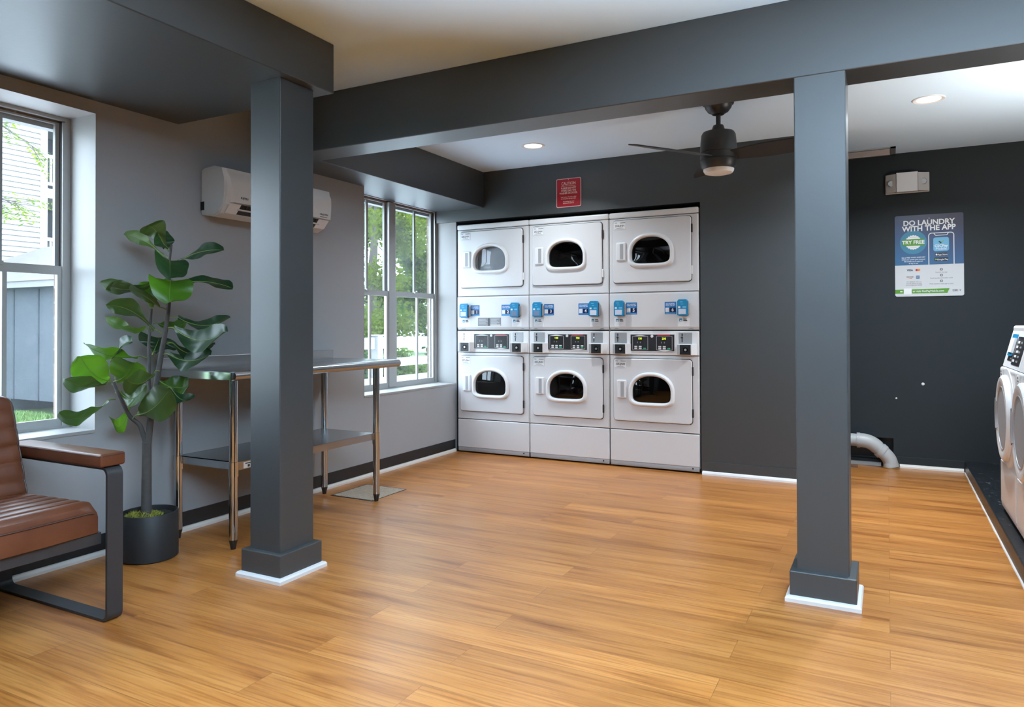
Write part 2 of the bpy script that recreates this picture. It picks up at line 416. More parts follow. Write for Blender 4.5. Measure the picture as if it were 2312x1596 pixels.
    def build(s, name, m=None, parent=None, off=(0, 0, 0), recalc=True, auto=True):
        s.mats = [k or m or WHITE_PAINT for k in s.mats]
        if recalc: bmesh.ops.recalc_face_normals(s.bm, faces=list(s.bm.faces))
        me = bpy.data.meshes.new(name)
        o = Vector(off)
        for v in s.bm.verts: v.co -= o
        s.bm.to_mesh(me); s.bm.free()
        for k in s.mats: me.materials.append(k)
        if auto and any(p.use_smooth for p in me.polygons):
            me.set_sharp_from_angle(angle=math.radians(35))
        ob = bpy.data.objects.new(name, me); C.objects.link(ob)
        if parent is not None: ob.parent = parent
        return ob

def tag(o, label=None, cat=None, group=None, kind=None):
    for k, v in (('label', label), ('category', cat), ('group', group), ('kind', kind)):
        if v: o[k] = v
    return o
def thing(name, loc, label, cat, group=None, rz=0.0):
    o = bpy.data.objects.new(name, None); C.objects.link(o); o.empty_display_size = 0.1
    o.location = loc; o.rotation_euler = (0, 0, rz)
    return tag(o, label, cat, group)
def struct(o, label=None): return tag(o, label, None, None, 'structure')
def dup(root, loc=None, rz=None):
    r = root.copy(); C.objects.link(r)
    if loc is not None: r.location = loc
    if rz is not None: r.rotation_euler = (0, 0, rz)
    for ch in list(root.children):
        c = ch.copy(); C.objects.link(c); c.parent = r
        for g in list(ch.children):
            d = g.copy(); C.objects.link(d); d.parent = c
    return r

def rrect(x0, x1, z0, z1, r, k=5):
    p = []
    for cx, cz, a0 in ((x1-r, z0+r, -PI/2), (x1-r, z1-r, 0), (x0+r, z1-r, PI/2), (x0+r, z0+r, PI)):
        p += [(cx+r*math.cos(a0+PI/2*i/k), cz+r*math.sin(a0+PI/2*i/k)) for i in range(k+1)]
    return p

# ================================================================== SETTING
XL = -3.303            # room face of the left wall
YB = 5.246             # face of the back wall
YR = 6.165             # face of the deeper wall on the right
ZC = 2.375
XR = 1.50; YF = -3.2
ZS = 2.075             # soffit over the second window
ZBM = 2.06             # bottom of the long beam

struct(MB().box(-3.56, XR+0.1, YF-0.1, 6.4, -0.12, 0.0).build('floor', FLOOR), 'orange oak plank laminate floor')
struct(MB().box(-3.66, XR+0.1, YF-0.1, 6.4, ZC, ZC+0.15).build('ceiling', WHITE_CEIL), 'flat white painted ceiling')

WINS = {1: (0.845, 2.083, 0.588, 2.092), 2: (4.035, 5.273, 0.572, 2.092)}
def wall_with_holes(x0, x1, m, y0=YF, y1=6.4, zt=ZC, grow=0.0):
    mb = MB(); ys = sorted(WINS.values())
    cur = y0
    for (a, b, c, d) in ys:
        a, b, c, d = a-grow, b+grow, c-grow, d+grow
        mb.box(x0, x1, cur, a, -0.0, zt, m); mb.box(x0, x1, a, b, 0.0, c, m); mb.box(x0, x1, a, b, d, zt, m); cur = b
    mb.box(x0, x1, cur, y1, 0.0, zt, m)
    return mb
struct(wall_with_holes(-3.52, XL, GREY_WALL).build('wall_left'), 'grey painted wall with the windows')
struct(wall_with_holes(-3.588, -3.522, BRICK, YF-0.1, 6.5, ZC, -0.03).build('brick_facing', BRICK), 'tan brick outer face of the left wall')

mb = MB()
mb.box(XL-0.2, -0.30, YB, YR+0.2, 1.975, ZC)                       # header over the dryers
mb.box(-1.200, -0.30, YB, YR+0.2, 0, 1.975)                        # pier right of the dryers
mb.box(XL-0.2, -1.200, 6.10, YR+0.2, 0, 1.975)                     # back of the dryer niche
mb.box(XL-0.2, XL+0.002, YB+0.035, 6.10, 0, 1.975)                 # left cheek of the niche
struct(mb.build('wall_back', NAVY), 'dark navy painted wall around the stacked dryers')
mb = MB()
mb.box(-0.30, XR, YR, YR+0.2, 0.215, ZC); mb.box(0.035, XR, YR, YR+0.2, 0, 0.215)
mb.box(-0.30, 0.035, YR+0.12, YR+0.2, 0, 0.215, BLACK); mb.box(-0.30, 0.035, YR, YR+0.12, 0.0, 0.05, NAVY_SHADED)  # black back sheet paints the darkness inside the pipe hole
o = mb.build('wall_recess', NAVY_SHADED)
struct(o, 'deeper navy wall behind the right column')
struct(MB().box(XR, XR+0.1, YF, 6.4, 0, ZC).build('wall_right', NAVY_SHADED), 'navy wall behind the washers')
struct(MB().box(-3.52, XR, YF-0.1, YF, 0, ZC).build('wall_front', NAVY), 'navy wall behind the viewer')

# soffits, beam, columns
struct(MB().box(XL-0.005, -2.243, YF, 2.53, 2.148, ZC, bev=0.004).build('soffit', NAVY), 'navy boxed soffit over the first window')
struct(MB().box(XL-0.19, -3.012, 3.035, YB, ZS, ZC, bev=0.003).build('soffit', NAVY), 'navy boxed soffit over the second window')
struct(MB().box(XL-0.005, XR, 3.03, 3.232, ZBM, ZC, bev=0.004).build('beam', NAVY), 'long navy ceiling beam')
def column(x0, x1, y0, y1, zt, label):
    c = MB().box(x0, x1, y0, y1, 0, zt, bev=0.004).build('column', NAVY); struct(c, label)
    b = MB(); e = 0.026
    b.box(x0-e, x1+e, y0-e, y1+e, 0, 0.118, bev=0.004).build('column_base', NAVY, c)
    k = 0.042
    b = MB()
    pr = [(0, 0), (0, 0.012), (0.006, 0.022), (0.016, 0.024)]
    loops = []
    for q, h in [(0, 0.0), (0, 0.014), (0.005, 0.021), (0.015, 0.024)]:
        kk = k-q; loops.append([(x0-kk, y0-kk, h), (x1+kk, y0-kk, h), (x1+kk, y1+kk, h), (x0-kk, y1+kk, h)])
    b.loft(loops, smooth=False, fan=True).build('shoe_moulding', WHITE_PAINT, c)
    return c
column(-2.468, -2.290, 2.247, 2.447, 2.15, 'navy square column beside the steel table')
column(-0.322, -0.135, 3.032, 3.222, ZBM+0.01, 'navy square column right of the dryers')

# baseboards
struct(MB().box(XL, XL+0.006, YF, YB-0.002, 0.028, 0.103, BLACK_BASE).build('baseboard_left'), 'charcoal vinyl base with white shoe strip')
def shoe(name, pts, m=CREAM_TRIM):
    """quarter-round strip along a run: (x0,y0)->(x1,y1), outward side given"""
    (x0, y0), (x1, y1), (nx, ny) = pts
    prof = [(0.0, 0.0), (0.017, 0.0), (0.016, 0.012), (0.010, 0.023), (0.0, 0.027)]
    rows = [[(x+nx*a, y+ny*a, h) for a, h in prof+[prof[0]]] for x, y in ((x0, y0), (x1, y1))]
    b = MB(); b.grid(rows, smooth=False)
    return struct(b.build(name, m))
shoe('trim_1', ((XL, YF), (XL, YB-0.002), (1, 0)))
struct(MB().box(-1.19, -0.30, YB-0.012, YB, 0.0, 0.092).build('baseboard_back', NAVY))
shoe('trim_2', ((-1.19, YB-0.012), (-0.30, YB-0.012), (0, -1)), WHITE_PAINT)
struct(MB().box(0.05, 0.492, YR-0.014, YR, 0.0, 0.082, bev=0.002).build('baseboard_right', NAVY_SHADED))
shoe('trim_3', ((0.075, YR-0.014), (0.486, YR-0.014), (0, -1)))
shoe('trim_4', ((-0.30, YR), (-0.05, YR), (0, -1)))
# washer plinth
struct(MB().box(0.492, XR, 0.0, YR, 0.0, 0.080, bev=0.006).build('curb', WORN_BLACK), 'low black painted plinth under the washers')
mb = MB()
n = 60
rows = []
for i in range(n+1):
    y = 0.0+i*(YR-0.02)/n; j = random.uniform(-0.003, 0.003)
    rows.append([(0.485+j*0.7, y, 0.0005), (0.487+j*0.7, y, 0.005), (0.494, y, 0.008)])
struct(mb.grid(rows).build('trim_5', CREAM_TRIM))

# ------------------------------------------------------------------ windows
def window(n, label):
    y0, y1, z0, z1 = WINS[n]
    fx0, fx1 = -3.548, -3.500
    fr = MB(); t = 0.030
    fr.box(fx0, fx1, y0, y0+t, z0, z1).box(fx0, fx1, y1-t, y1, z0, z1).box(fx0, fx1, y0+t, y1-t, z0, z0+0.022).box(fx0, fx1, y0+t, y1-t, z1-0.02, z1)
    ym = (y0+y1)/2-0.03
    for e in (y0+t, y1-t):      # side tracks
        s = 1 if e < ym else -1
        fr.box(fx0+0.02, fx1+0.003, e, e+s*0.012, z0+0.022, z1-0.03, ALU)
        fr.box(fx1-0.03, fx1-0.004, e+s*0.004, e+s*0.013, (z0+z1)/2, z1-0.03, ALU_DARK)
    w = fr.build('window_%d' % n, ALU); struct(w, label)
    MB().box(fx0, fx1+0.006, ym-0.043, ym+0.043, z0+0.02, z1-0.028, bev=0.004).build('mullion', ALU, w)
    zm = z0+0.765
    for (a, b) in ((y0+t+0.008, ym-0.043), (ym+0.043, y1-t-0.008)):
        for lower in (False, True):
            X0, X1 = (-3.521, -3.503) if lower else (-3.543, -3.524)
            c0, c1 = (z0+0.022, zm+0.02) if lower else (zm-0.02, z1-0.02)
            s = MB(); st = 0.024
            s.box(X0, X1, a, a+st, c0, c1).box(X0, X1, b-st, b, c0, c1)
            s.box(X0, X1, a+st, b-st, c0, c0+(0.036 if lower else 0.03)).box(X0, X1, a+st, b-st, c1-(0.042 if lower else 0.018), c1)
            mu = (a+b)/2+(0.02 if not lower else 0.03)
            s.box(X0+0.002, X1-0.002, mu-0.010, mu+0.010, c0+0.03, c1-0.025)
            if lower:
                s.box(X1-0.002, X1+0.010, (a+b)/2-0.02, (a+b)/2+0.02, c1-0.012, c1+0.006)
            so = s.build('sash', ALU if lower else SIDING_TRIM, w)
            MB().box((X0+X1)/2-0.0015, (X0+X1)/2+0.0015, a+st-0.003, b-st+0.003, c0+0.02, c1-0.02).build('pane', PANE_DUSTY if (lower or n == 2) else PANE, so)
    # plastered reveal
    r = MB(); e = 0.004
    r.box(-3.500, XL+0.001, y0-0.001, y0+e, z0, z1).box(-3.500, XL+0.001, y1-e, y1+0.001, z0, z1)
    if n != 2: r.box(-3.500, XL+0.001, y0+e, y1-e, z1-e, z1+0.001)
    r.build('reveal', REVEAL, w)
    MB().box(-3.500, XL+0.004, y0+e, y1-e, z0-0.004, z0+0.012, bev=0.002).build('sill', REVEAL, w)
    # white brickmould outside
    b = MB(); q = 0.005
    b.box(-3.566, -3.548, y0+0.03, y0+0.03+q, z0, z1).box(-3.566, -3.548, y1-0.03-q, y1-0.03, z0, z1).box(-3.60, -3.548, y0+0.03, y1-0.03, z1-0.06, z1)
    b.build('outer_casing', SIDING_TRIM, w)
window(1, 'aluminium double hung window behind the armchair')
window(2, 'aluminium double hung window beside the dryers')

# ================================================================== STACKED DRYERS
def dshape(cx, cz, a, up, dn, y, n=216, nu=2.2, nd=4.8):
    """window outline: domed top, flat bottom with round corners"""
    pts = []
    for i in range(n):
        t = 2*PI*i/n; c, s_ = math.cos(t), math.sin(t)
        b, p = (up, nu) if s_ >= 0 else (dn, nd)
        r = 1/((abs(c/a)**p+abs(s_/b)**p)**(1/p))
        pts.append((cx+r*c, y, cz+r*s_))
    return pts
def rectloop(cx, cz, x0, x1, z0, z1, y, n=216, rad=0.0):
    pts = []
    for i in range(n):
        t = 2*PI*i/n; c, s_ = math.cos(t), math.sin(t)
        k = []
        if c > 1e-9: k.append((x1-cx)/c)
        if c < -1e-9: k.append((x0-cx)/c)
        if s_ > 1e-9: k.append((z1-cz)/s_)
        if s_ < -1e-9: k.append((z0-cz)/s_)
        r = min(k); x, z = cx+r*c, cz+r*s_
        if rad:   # pull the corner in
            ix0, ix1, iz0, iz1 = x0+rad, x1-rad, z0+rad, z1-rad
            qx, qz = min(max(x, ix0), ix1), min(max(z, iz0), iz1)
            d = math.hypot(x-qx, z-qz)
            if d > rad: x, z = qx+(x-qx)*rad/d, qz+(z-qz)*rad/d
        pts.append((x, y, z))
    return pts
def rect_with_corners(cx, cz, x0, x1, z0, z1, y, n=216, rad=0.0):
    """rectloop, with the four samples nearest the corners moved onto them"""
    p = rectloop(cx, cz, x0, x1, z0, z1, y, n, 0)
    for X, Z in ((x0, z0), (x1, z0), (x1, z1), (x0, z1)):
        i = min(range(n), key=lambda k: (p[k][0]-X)**2+(p[k][2]-Z)**2); p[i] = (X, y, Z)
    if rad:
        out = []
        for x, yy, z in p:
            qx, qz = min(max(x, x0+rad), x1-rad), min(max(z, z0+rad), z1-rad)
            d = math.hypot(x-qx, z-qz)
            if d > rad: x, z = qx+(x-qx)*rad/d, qz+(z-qz)*rad/d
            out.append((x, yy, z))
        p = out
    return p

DW = 0.683
def make_dryer(loc, label, nums, tags, clear_top, data_plate, leds):
    D = thing('stacked_dryer', loc, label, 'dryer', 'coin operated stacked dryers in the wall niche')
    # cabinet shell with two door openings
    m = MB(); y0, y1 = 0.0, 0.70
    m.box(0.002, 0.020, 0.02, y1, 0.03, 1.89).box(DW-0.020, DW-0.002, 0.02, y1, 0.03, 1.89).box(0.02, DW-0.02, y1-0.02, y1, 0.03, 1.89)
    m.box(0.02, DW-0.02, 0.03, y1-0.02, 1.00, 1.03).box(0.02, DW-0.02, 0.03, y1-0.02, 0.03, 0.05)
    for (za, zb, cz) in ((1.3285, 1.893, 1.622), (0.288, 0.851, 0.578)):
        cx = 0.330; e = 0.006
        loops = [rect_with_corners(cx, cz, 0.001, DW-0.001, za, zb, 0.03, 216),
                 rect_with_corners(cx, cz, 0.001, DW-0.001, za, zb, e, 216),
                 rect_with_corners(cx, cz, 0.001+e, DW-0.001-e, za+e*0.6, zb-e*0.6, 0.0, 216),
                 dshape(cx, cz, 0.150, 0.122, 0.082, 0.0), dshape(cx, cz, 0.150, 0.122, 0.082, 0.06)]
        m.loft(loops, smooth=False)
    m.build('cabinet', APPLIANCE, D)
    m = MB(); m.box(0.0, DW, -0.006, y1, 1.897, 1.940, bev=0.010, seg=3); m.build('lid', APPLIANCE_TRIM, D)
    # kick panel
    m = MB(); m.box(0.002, DW-0.002, -0.001, 0.03, 0.045, 0.283, bev=0.006).build('kick_panel', APPLIANCE, D)
    m = MB(); m.box(0.004, DW-0.004, 0.001, 0.03, 0.012, 0.046, bev=0.004)
    m.cyl((0.05, 0.0012, 0.034), (0.05, -0.003, 0.034), 0.006, n=10, m=APPL_GREY).cyl((DW-0.05, 0.0012, 0.034), (DW-0.05, -0.003, 0.034), 0.006, n=10, m=GAP)
    m.build('toe_strip', APPL_GREY, D)
    # dark seams behind the fronts
    for za, zb in ((0.279, 0.292), (0.845, 0.86), (1.02, 1.06), (1.32, 1.335), (1.89, 1.90)): MB().box(0.004, DW-0.004, 0.012, 0.028, za, zb).build('seam', GAP, D)
    # middle panel with slanted lower lip
    m = MB()
    m.prism([(0.0, 1.3235), (-0.002, 1.31), (-0.002, 1.066), (0.018, 1.036), (0.028, 1.036), (0.028, 1.3235)], 'x', 0.0015, DW-0.0015)
    mp = m.build('service_panel', APPLIANCE, D)
    for xx in (0.055, DW-0.06):
        m = MB(); m.prism([(xx-0.022, 1.047), (xx, 1.062), (xx+0.022, 1.047)], 'y', 0.004, 0.016, APPL_GREY)
        m.build('panel_clip', APPL_GREY, mp)
    # control panel
    m = MB(); m.box(0.001, DW-0.001, -0.004, 0.03, 0.8545, 1.0335, bev=0.006)
    cp = m.build('control_panel', APPLIANCE_TRIM, D)
    m = MB(); m.box(0.160, 0.512, -0.0075, -0.003, 0.878, 1.016, bev=0.002).build('control_bezel', APPLIANCE, cp)
    m = MB(); m.box(0.169, 0.503, -0.0085, -0.006, 0.886, 1.008).build('control_film', PANEL_BLACK, cp)
    m = MB()
    for k, (xa, up) in enumerate(((0.184, True), (0.368, False))):
        xb = xa+0.120; za, zb = 0.893, 0.997; t = 0.0022; y = -0.0092
        for (a, b, c, d) in ((xa, xb, zb-t, zb), (xa, xb, za, za+t), (xa, xa+t, za, zb), (xb-t, xb, za, zb)):
            m.box(a, b, y, -0.008, c, d, CLEAR_LABEL)
        zz = zb if up else za; s_ = 1 if up else -1
        m.prism([(xa+0.006, zz), (xa+0.05, zz+s_*0.007), (xb-0.05, zz+s_*0.007), (xb-0.006, zz)][::s_], 'y', y, -0.008, WHITE_BTN)
        m.box(xa+0.03, xa+0.085, y, -0.008, 0.966, 0.990, BLACK)
        fn = lambda u, v, xa=xa: (xa+0.058+u, -0.0096, 0.978+v)
        if leds: m.text(leds[k], 0.021, fn, LED, bold=0.02)
        for i in range(2): m.box(xa+0.036+i*0.022, xa+0.042+i*0.022, y, -0.008, 0.944, 0.955, GREY_TXT)
    m.box(0.375, 0.47, -0.0094, -0.008, 1.000, 1.0065, RED_STRIP)
    m.cyl((0.335, -0.0085, 0.996), (0.335, -0.0125, 0.996), 0.011, 0.010, n=20, m=WHITE_BTN)
    m.build('control_marking', CLEAR_LABEL, cp)
    for xa in (0.184, 0.368):
        for i in range(3):
            for j in range(2):
                g = (i == 2 and j == 1)
                if i == 2 and j == 0 and leds != ('+00', '700'): continue
                xx = xa+0.026+i*0.034; zz = 0.918-j*0.014
                MB().box(xx-0.011, xx+0.011, -0.0105, -0.008, zz-0.005, zz+0.005, bev=0.002).build('button', GREEN_BTN if g else WHITE_BTN, cp)
    # coin slots and coin boxes, one set per side
    for xs, xb_ in ((0.041, 0.040), (0.535, 0.534)):
        m = MB(); m.box(xs, xs+0.098, -0.0055, -0.0035, 0.942, 1.024, bev=0.001); cs = m.build('coin_plate', BRUSHED, D)
        m = MB(); m.box(xs+0.022, xs+0.029, -0.0066, -0.005, 0.952, 0.985, BLACK).box(xs+0.022, xs+0.030, -0.0066, -0.005, 0.998, 1.016, BLACK)
        m.prism([(xs+0.012, 0.985), (xs+0.026, 0.996), (xs+0.034, 0.984)], 'y', -0.0066, -0.005, BLACK); m.cyl((xs+0.026, -0.005, 0.984), (xs+0.026, -0.010, 0.984), 0.006, n=12, m=CHROME)
        m.box(xs+0.045, xs+0.05, -0.006, -0.005, 1.008, 1.011, GREY_TXT)
        m.build('coin_slot', BLACK, cs)
        m = MB(); b0, b1 = xb_, xb_+0.103
        m.box(b0, b1+0.004, -0.050, 0.0, 0.860, 0.939, bev=0.003)
        m.prism([(b1, -0.046), (b1+0.032, -0.002), (b1, -0.002)], 'z', 0.862, 0.937)
        cb = m.build('coin_box', APPLIANCE_TRIM, D)
        m = MB(); m.box(b0+0.002, b0+0.099, -0.0515, -0.049, 0.864, 0.935, BLACK).box(b0+0.002, b0+0.020, -0.052, -0.049, 0.864, 0.935, APPL_GREY)
        prof = [(0.021, -0.0515), (0.021, -0.055), (0.017, -0.055), (0.017, -0.0515)]
        m.lathe(prof, (b0+0.062, 0, 0.899), 24, PANEL_BLACK, axis='y')
        m.cyl((b0+0.062, -0.0515, 0.899), (b0+0.062, -0.057, 0.899), 0.009, n=16, m=BRUSHED)
        m.build('coin_box_lock', BLACK, cb)
    # doors
    for (za, zb, cz, tagtxt, up) in ((1.4005, 1.8775, 1.622, tags[0], True), (0.355, 0.826, 0.578, tags[1], False)):
        xa, xb = 0.034, 0.632; cx = 0.330
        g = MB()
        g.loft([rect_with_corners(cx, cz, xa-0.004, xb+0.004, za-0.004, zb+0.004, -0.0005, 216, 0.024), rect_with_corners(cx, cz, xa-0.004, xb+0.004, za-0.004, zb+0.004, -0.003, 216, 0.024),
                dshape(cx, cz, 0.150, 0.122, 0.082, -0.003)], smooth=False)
        g.build('door_gap_plate', GAP, D)  # dark plate standing in for the shaded gap around the door
        d = MB(); e = 0.005
        loops = [rect_with_corners(cx, cz, xa, xb, za, zb, -0.003, 216, 0.022), rect_with_corners(cx, cz, xa, xb, za, zb, -0.012, 216, 0.022),
                 rect_with_corners(cx, cz, xa+e, xb-e, za+e, zb-e, -0.016, 216, 0.018), dshape(cx, cz, 0.165, 0.137, 0.098, -0.016), dshape(cx, cz, 0.150, 0.122, 0.082, -0.012),
                 dshape(cx, cz, 0.150, 0.122, 0.082, 0.02)]
        d.loft(loops, smooth=False); door = d.build('door', APPLIANCE, D)
        r = MB(); L = []
        for t, yy in ((0.0, -0.015), (0.06, -0.024), (0.25, -0.033), (0.5, -0.036), (0.75, -0.034), (0.95, -0.026), (1.0, -0.016), (1.03, -0.008)):
            f = lambda p, q: p+(q-p)*t
            L.append(dshape(cx, cz, f(0.176, 0.147), f(0.149, 0.119), f(0.110, 0.080), yy))
        r.loft(L).build('window_ring', APPLIANCE_TRIM, door)
        gl = MB(); L = [dshape(cx, cz, 0.148*k, 0.120*k, 0.081*k, -0.010-0.008*(1-k*k)) for k in (1.0, 0.85, 0.6, 0.3, 0.05)]
        gl.loft(L, fan=True).build('window_glass', DOOR_GLASS_CLEAR if (clear_top and up) else DOOR_GLASS, door)
        h = MB()
        h.box(0.064, 0.140, -0.030, -0.014, cz-0.052, cz+0.086, bev=0.008, seg=3); ho = h.build('handle', APPLIANCE_TRIM, door)
        MB().box(0.095, 0.122, -0.0308, -0.026, cz-0.042, cz+0.074, bev=0.0003).build('handle_shade', APPL_GREY, door)  # grey strip paints the shading of the handle's hollow
        for hz in (za+0.355, za+0.05):
            MB().box(xb-0.002, xb+0.010, -0.013, -0.002, hz, hz+0.062, bev=0.002).build('hinge', GAP if not up or hz > za+0.2 else APPLIANCE_TRIM, door)
        t = MB(); tx, tz = 0.040, zb-0.072
        t.box(tx, tx+0.100, -0.0172, -0.0155, tz, tz+0.064, CLEAR_LABEL).box(tx+0.003, tx+0.097, -0.0178, -0.0165, tz+0.003, tz+0.061, PAPER)
        fn = lambda u, v: (tx+0.05+u, -0.0180, tz+0.030+v)
        t.text(tagtxt, 0.021, fn, DARK_TXT, bold=0.02)
        t.text('CSC', 0.011, lambda u, v: (tx+0.020+u, -0.0180, tz+0.053+v), DARK_TXT, bold=0.02)
        t.box(tx+0.052, tx+0.094, -0.0181, -0.017, tz+0.050, tz+0.056, GREY_TXT); t.box(tx+0.025, tx+0.075, -0.0181, -0.017, tz+0.012, tz+0.015, GREY_TXT); t.box(tx+0.012, tx+0.088, -0.0181, -0.017, tz+0.005, tz+0.007, GREY_TXT)
        t.build('number_tag', CLEAR_LABEL, door)
        dm = MB()
        light = clear_top and up
        dm.lathe([(0.235, 0.035), (0.24, 0.10), (0.24, 0.52), (0.20, 0.55), (0.04, 0.56), (0.0, 0.56)], (cx+0.016, 0, cz), 48, axis='y')
        if light:
            dm.prism([(cx-0.07, cz-0.10), (cx+0.075, cz-0.10), (cx+0.05, cz-0.035), (cx-0.045, cz-0.035)], 'y', 0.40, 0.53, GAP)
            for ring, rr in ((0, 0.06), (1, 0.095), (2, 0.13), (3, 0.165), (4, 0.195)):
                for k in range(44):
                    a = 2*PI*k/40; px, pz = cx+0.016+rr*math.cos(a), cz+rr*math.sin(a)
                    dm.box(px-0.011, px+0.011, 0.540, 0.549, pz-0.0028, pz+0.0028, GAP, M=Matrix.Translation((px, 0.55, pz)) @ Matrix.Rotation(-a, 4, 'Y') @ Matrix.Translation((-px, -0.55, -pz)))
        for k in range(3):
            a = PI*0.5+2*PI*k/3+0.3; px, pz = cx+0.016+0.20*math.cos(a), cz+0.20*math.sin(a)
            dm.tube([(px, 0.08, pz), (px, 0.52, pz)], 0.035, 8, None)
        dm.build('drum', DRUM if light else DRUM_SHADED, D)
    # card readers, number stickers, paper labels
    for side, n_ in ((0, nums[0]), (1, nums[1])):
        x0 = 0.053 if side == 0 else 0.537
        m = MB(); m.prism([(x0, 1.150), (x0+0.075, 1.150), (x0+0.075, 1.252), (x0+0.064, 1.266), (x0+0.011, 1.266), (x0, 1.252)], 'y', -0.055, -0.020)
        rd = m.build('card_reader', READER_BLUE, D)
        MB().box(x0+0.006, x0+0.077, -0.046, -0.022, 1.146, 1.252, bev=0.004).build('reader_side', READER_SIDE, rd)
        MB().box(x0+0.012, x0+0.082, -0.036, -0.002, 1.152, 1.244, bev=0.010).build('reader_bracket', READER_BACK, rd)
        MB().box(x0+0.010, x0+0.064, -0.0565, -0.054, 1.158, 1.196, bev=0.001).build('reader_screen', SCREEN_LIGHT if n_ in ('1', '4', '5', '6') else SCREEN, rd)
        m = MB(); m.box(x0+0.008, x0+0.024, -0.056, -0.054, 1.203, 1.216, PAPER)
        m.box(x0+0.040, x0+0.066, -0.056, -0.054, 1.204, 1.216, SKY_BLUE); m.box(x0+0.020, x0+0.042, -0.056, -0.054, 1.245, 1.250, SKY_BLUE); m.box(x0+0.026, x0+0.046, -0.056, -0.054, 1.230, 1.234, SKY_BLUE)
        m.build('reader_marking', PAPER, rd)
        sx = 0.133 if side == 0 else 0.431
        m = MB(); m.box(sx, sx+0.086, -0.0028, -0.0015, 1.160, 1.251, STICKER_BLUE)
        m.box(sx+0.036, sx+0.083, -0.0033, -0.002, 1.175, 1.208, STICKER_NAVY); m.box(sx+0.005, sx+0.034, -0.0033, -0.002, 1.175, 1.208, PAPER)
        m.text('DO LAUNDRY\nWITH THE APP', 0.0125, lambda u, v: (sx+0.043+u, -0.0032, 1.231+v), WHITE_TXT, bold=0.02, squash=0.85)
        m.text(n_, 0.034, lambda u, v: (sx+0.060+u, -0.0036, 1.1915+v), WHITE_TXT, bold=0.03)
        m.box(sx+0.014, sx+0.07, -0.0031, -0.002, 1.2125, 1.2145, SKY_BLUE); m.box(sx+0.006, sx+0.08, -0.0031, -0.002, 1.165, 1.169, SKY_BLUE)
        m.build('number_sticker', STICKER_BLUE, D)
        lx = 0.040 if side == 0 else 0.528
        m = MB(); m.box(lx, lx+0.088, -0.0028, -0.0015, 1.070, 1.133, PAPER)
        m.box(lx+0.012, lx+0.034, -0.0032, -0.002, 1.106, 1.128, TEAL); m.box(lx+0.017, lx+0.029, -0.0034, -0.002, 1.109, 1.116, PAPER)
        m.box(lx+0.041, lx+0.066, -0.0032, -0.002, 1.119, 1.126, DARK_TXT); m.box(lx+0.041, lx+0.070, -0.0032, -0.002, 1.108, 1.115, DARK_TXT)
        for q in range(3): m.box(lx+0.012, lx+0.070-0.012*q, -0.0031, -0.002, 1.095-q*0.009, 1.0965-q*0.009, CLEAR_LABEL)
        m.build('paper_label', PAPER, D)
    if data_plate:
        m = MB(); px = 0.205
        m.box(px, px+0.220, -0.0032, -0.0015, 1.075, 1.145, GREY_TXT)
        for q in range(6): m.box(px+0.008, px+0.094-0.01*(q % 3), -0.0036, -0.002, 1.082+q*0.010, 1.085+q*0.010, CLEAR_LABEL); m.box(px+0.125, px+0.205-0.012*((q+1) % 3), -0.0036, -0.002, 1.082+q*0.010, 1.085+q*0.010, BRUSHED)
        m.box(px+0.100, px+0.112, -0.0036, -0.002, 1.078, 1.14, DARK_TXT); m.box(px+0.12, px+0.216, -0.0037, -0.002, 1.078, 1.087, PAPER)
        m.build('data_plate', GREY_TXT, D)
    return D
YD = YB-0.008
make_dryer((-3.2685, YD, 0), 'white stacked dryer with readers 1 and 2, next to the window', ('1', '2'), ('206-JNH', '207-JNH'), True, True, None)
make_dryer((-2.5805, YD, 0), 'white stacked dryer with readers 3 and 4, middle of the row', ('3', '4'), ('202-JNH', '203-JNH'), False, False, ('+00', '700'))
make_dryer((-1.8925, YD, 0), 'white stacked dryer with readers 5 and 6, nearest the bare navy wall', ('5', '6'), ('204-JNH', '205-JNH'), False, False, ('100', '200'))

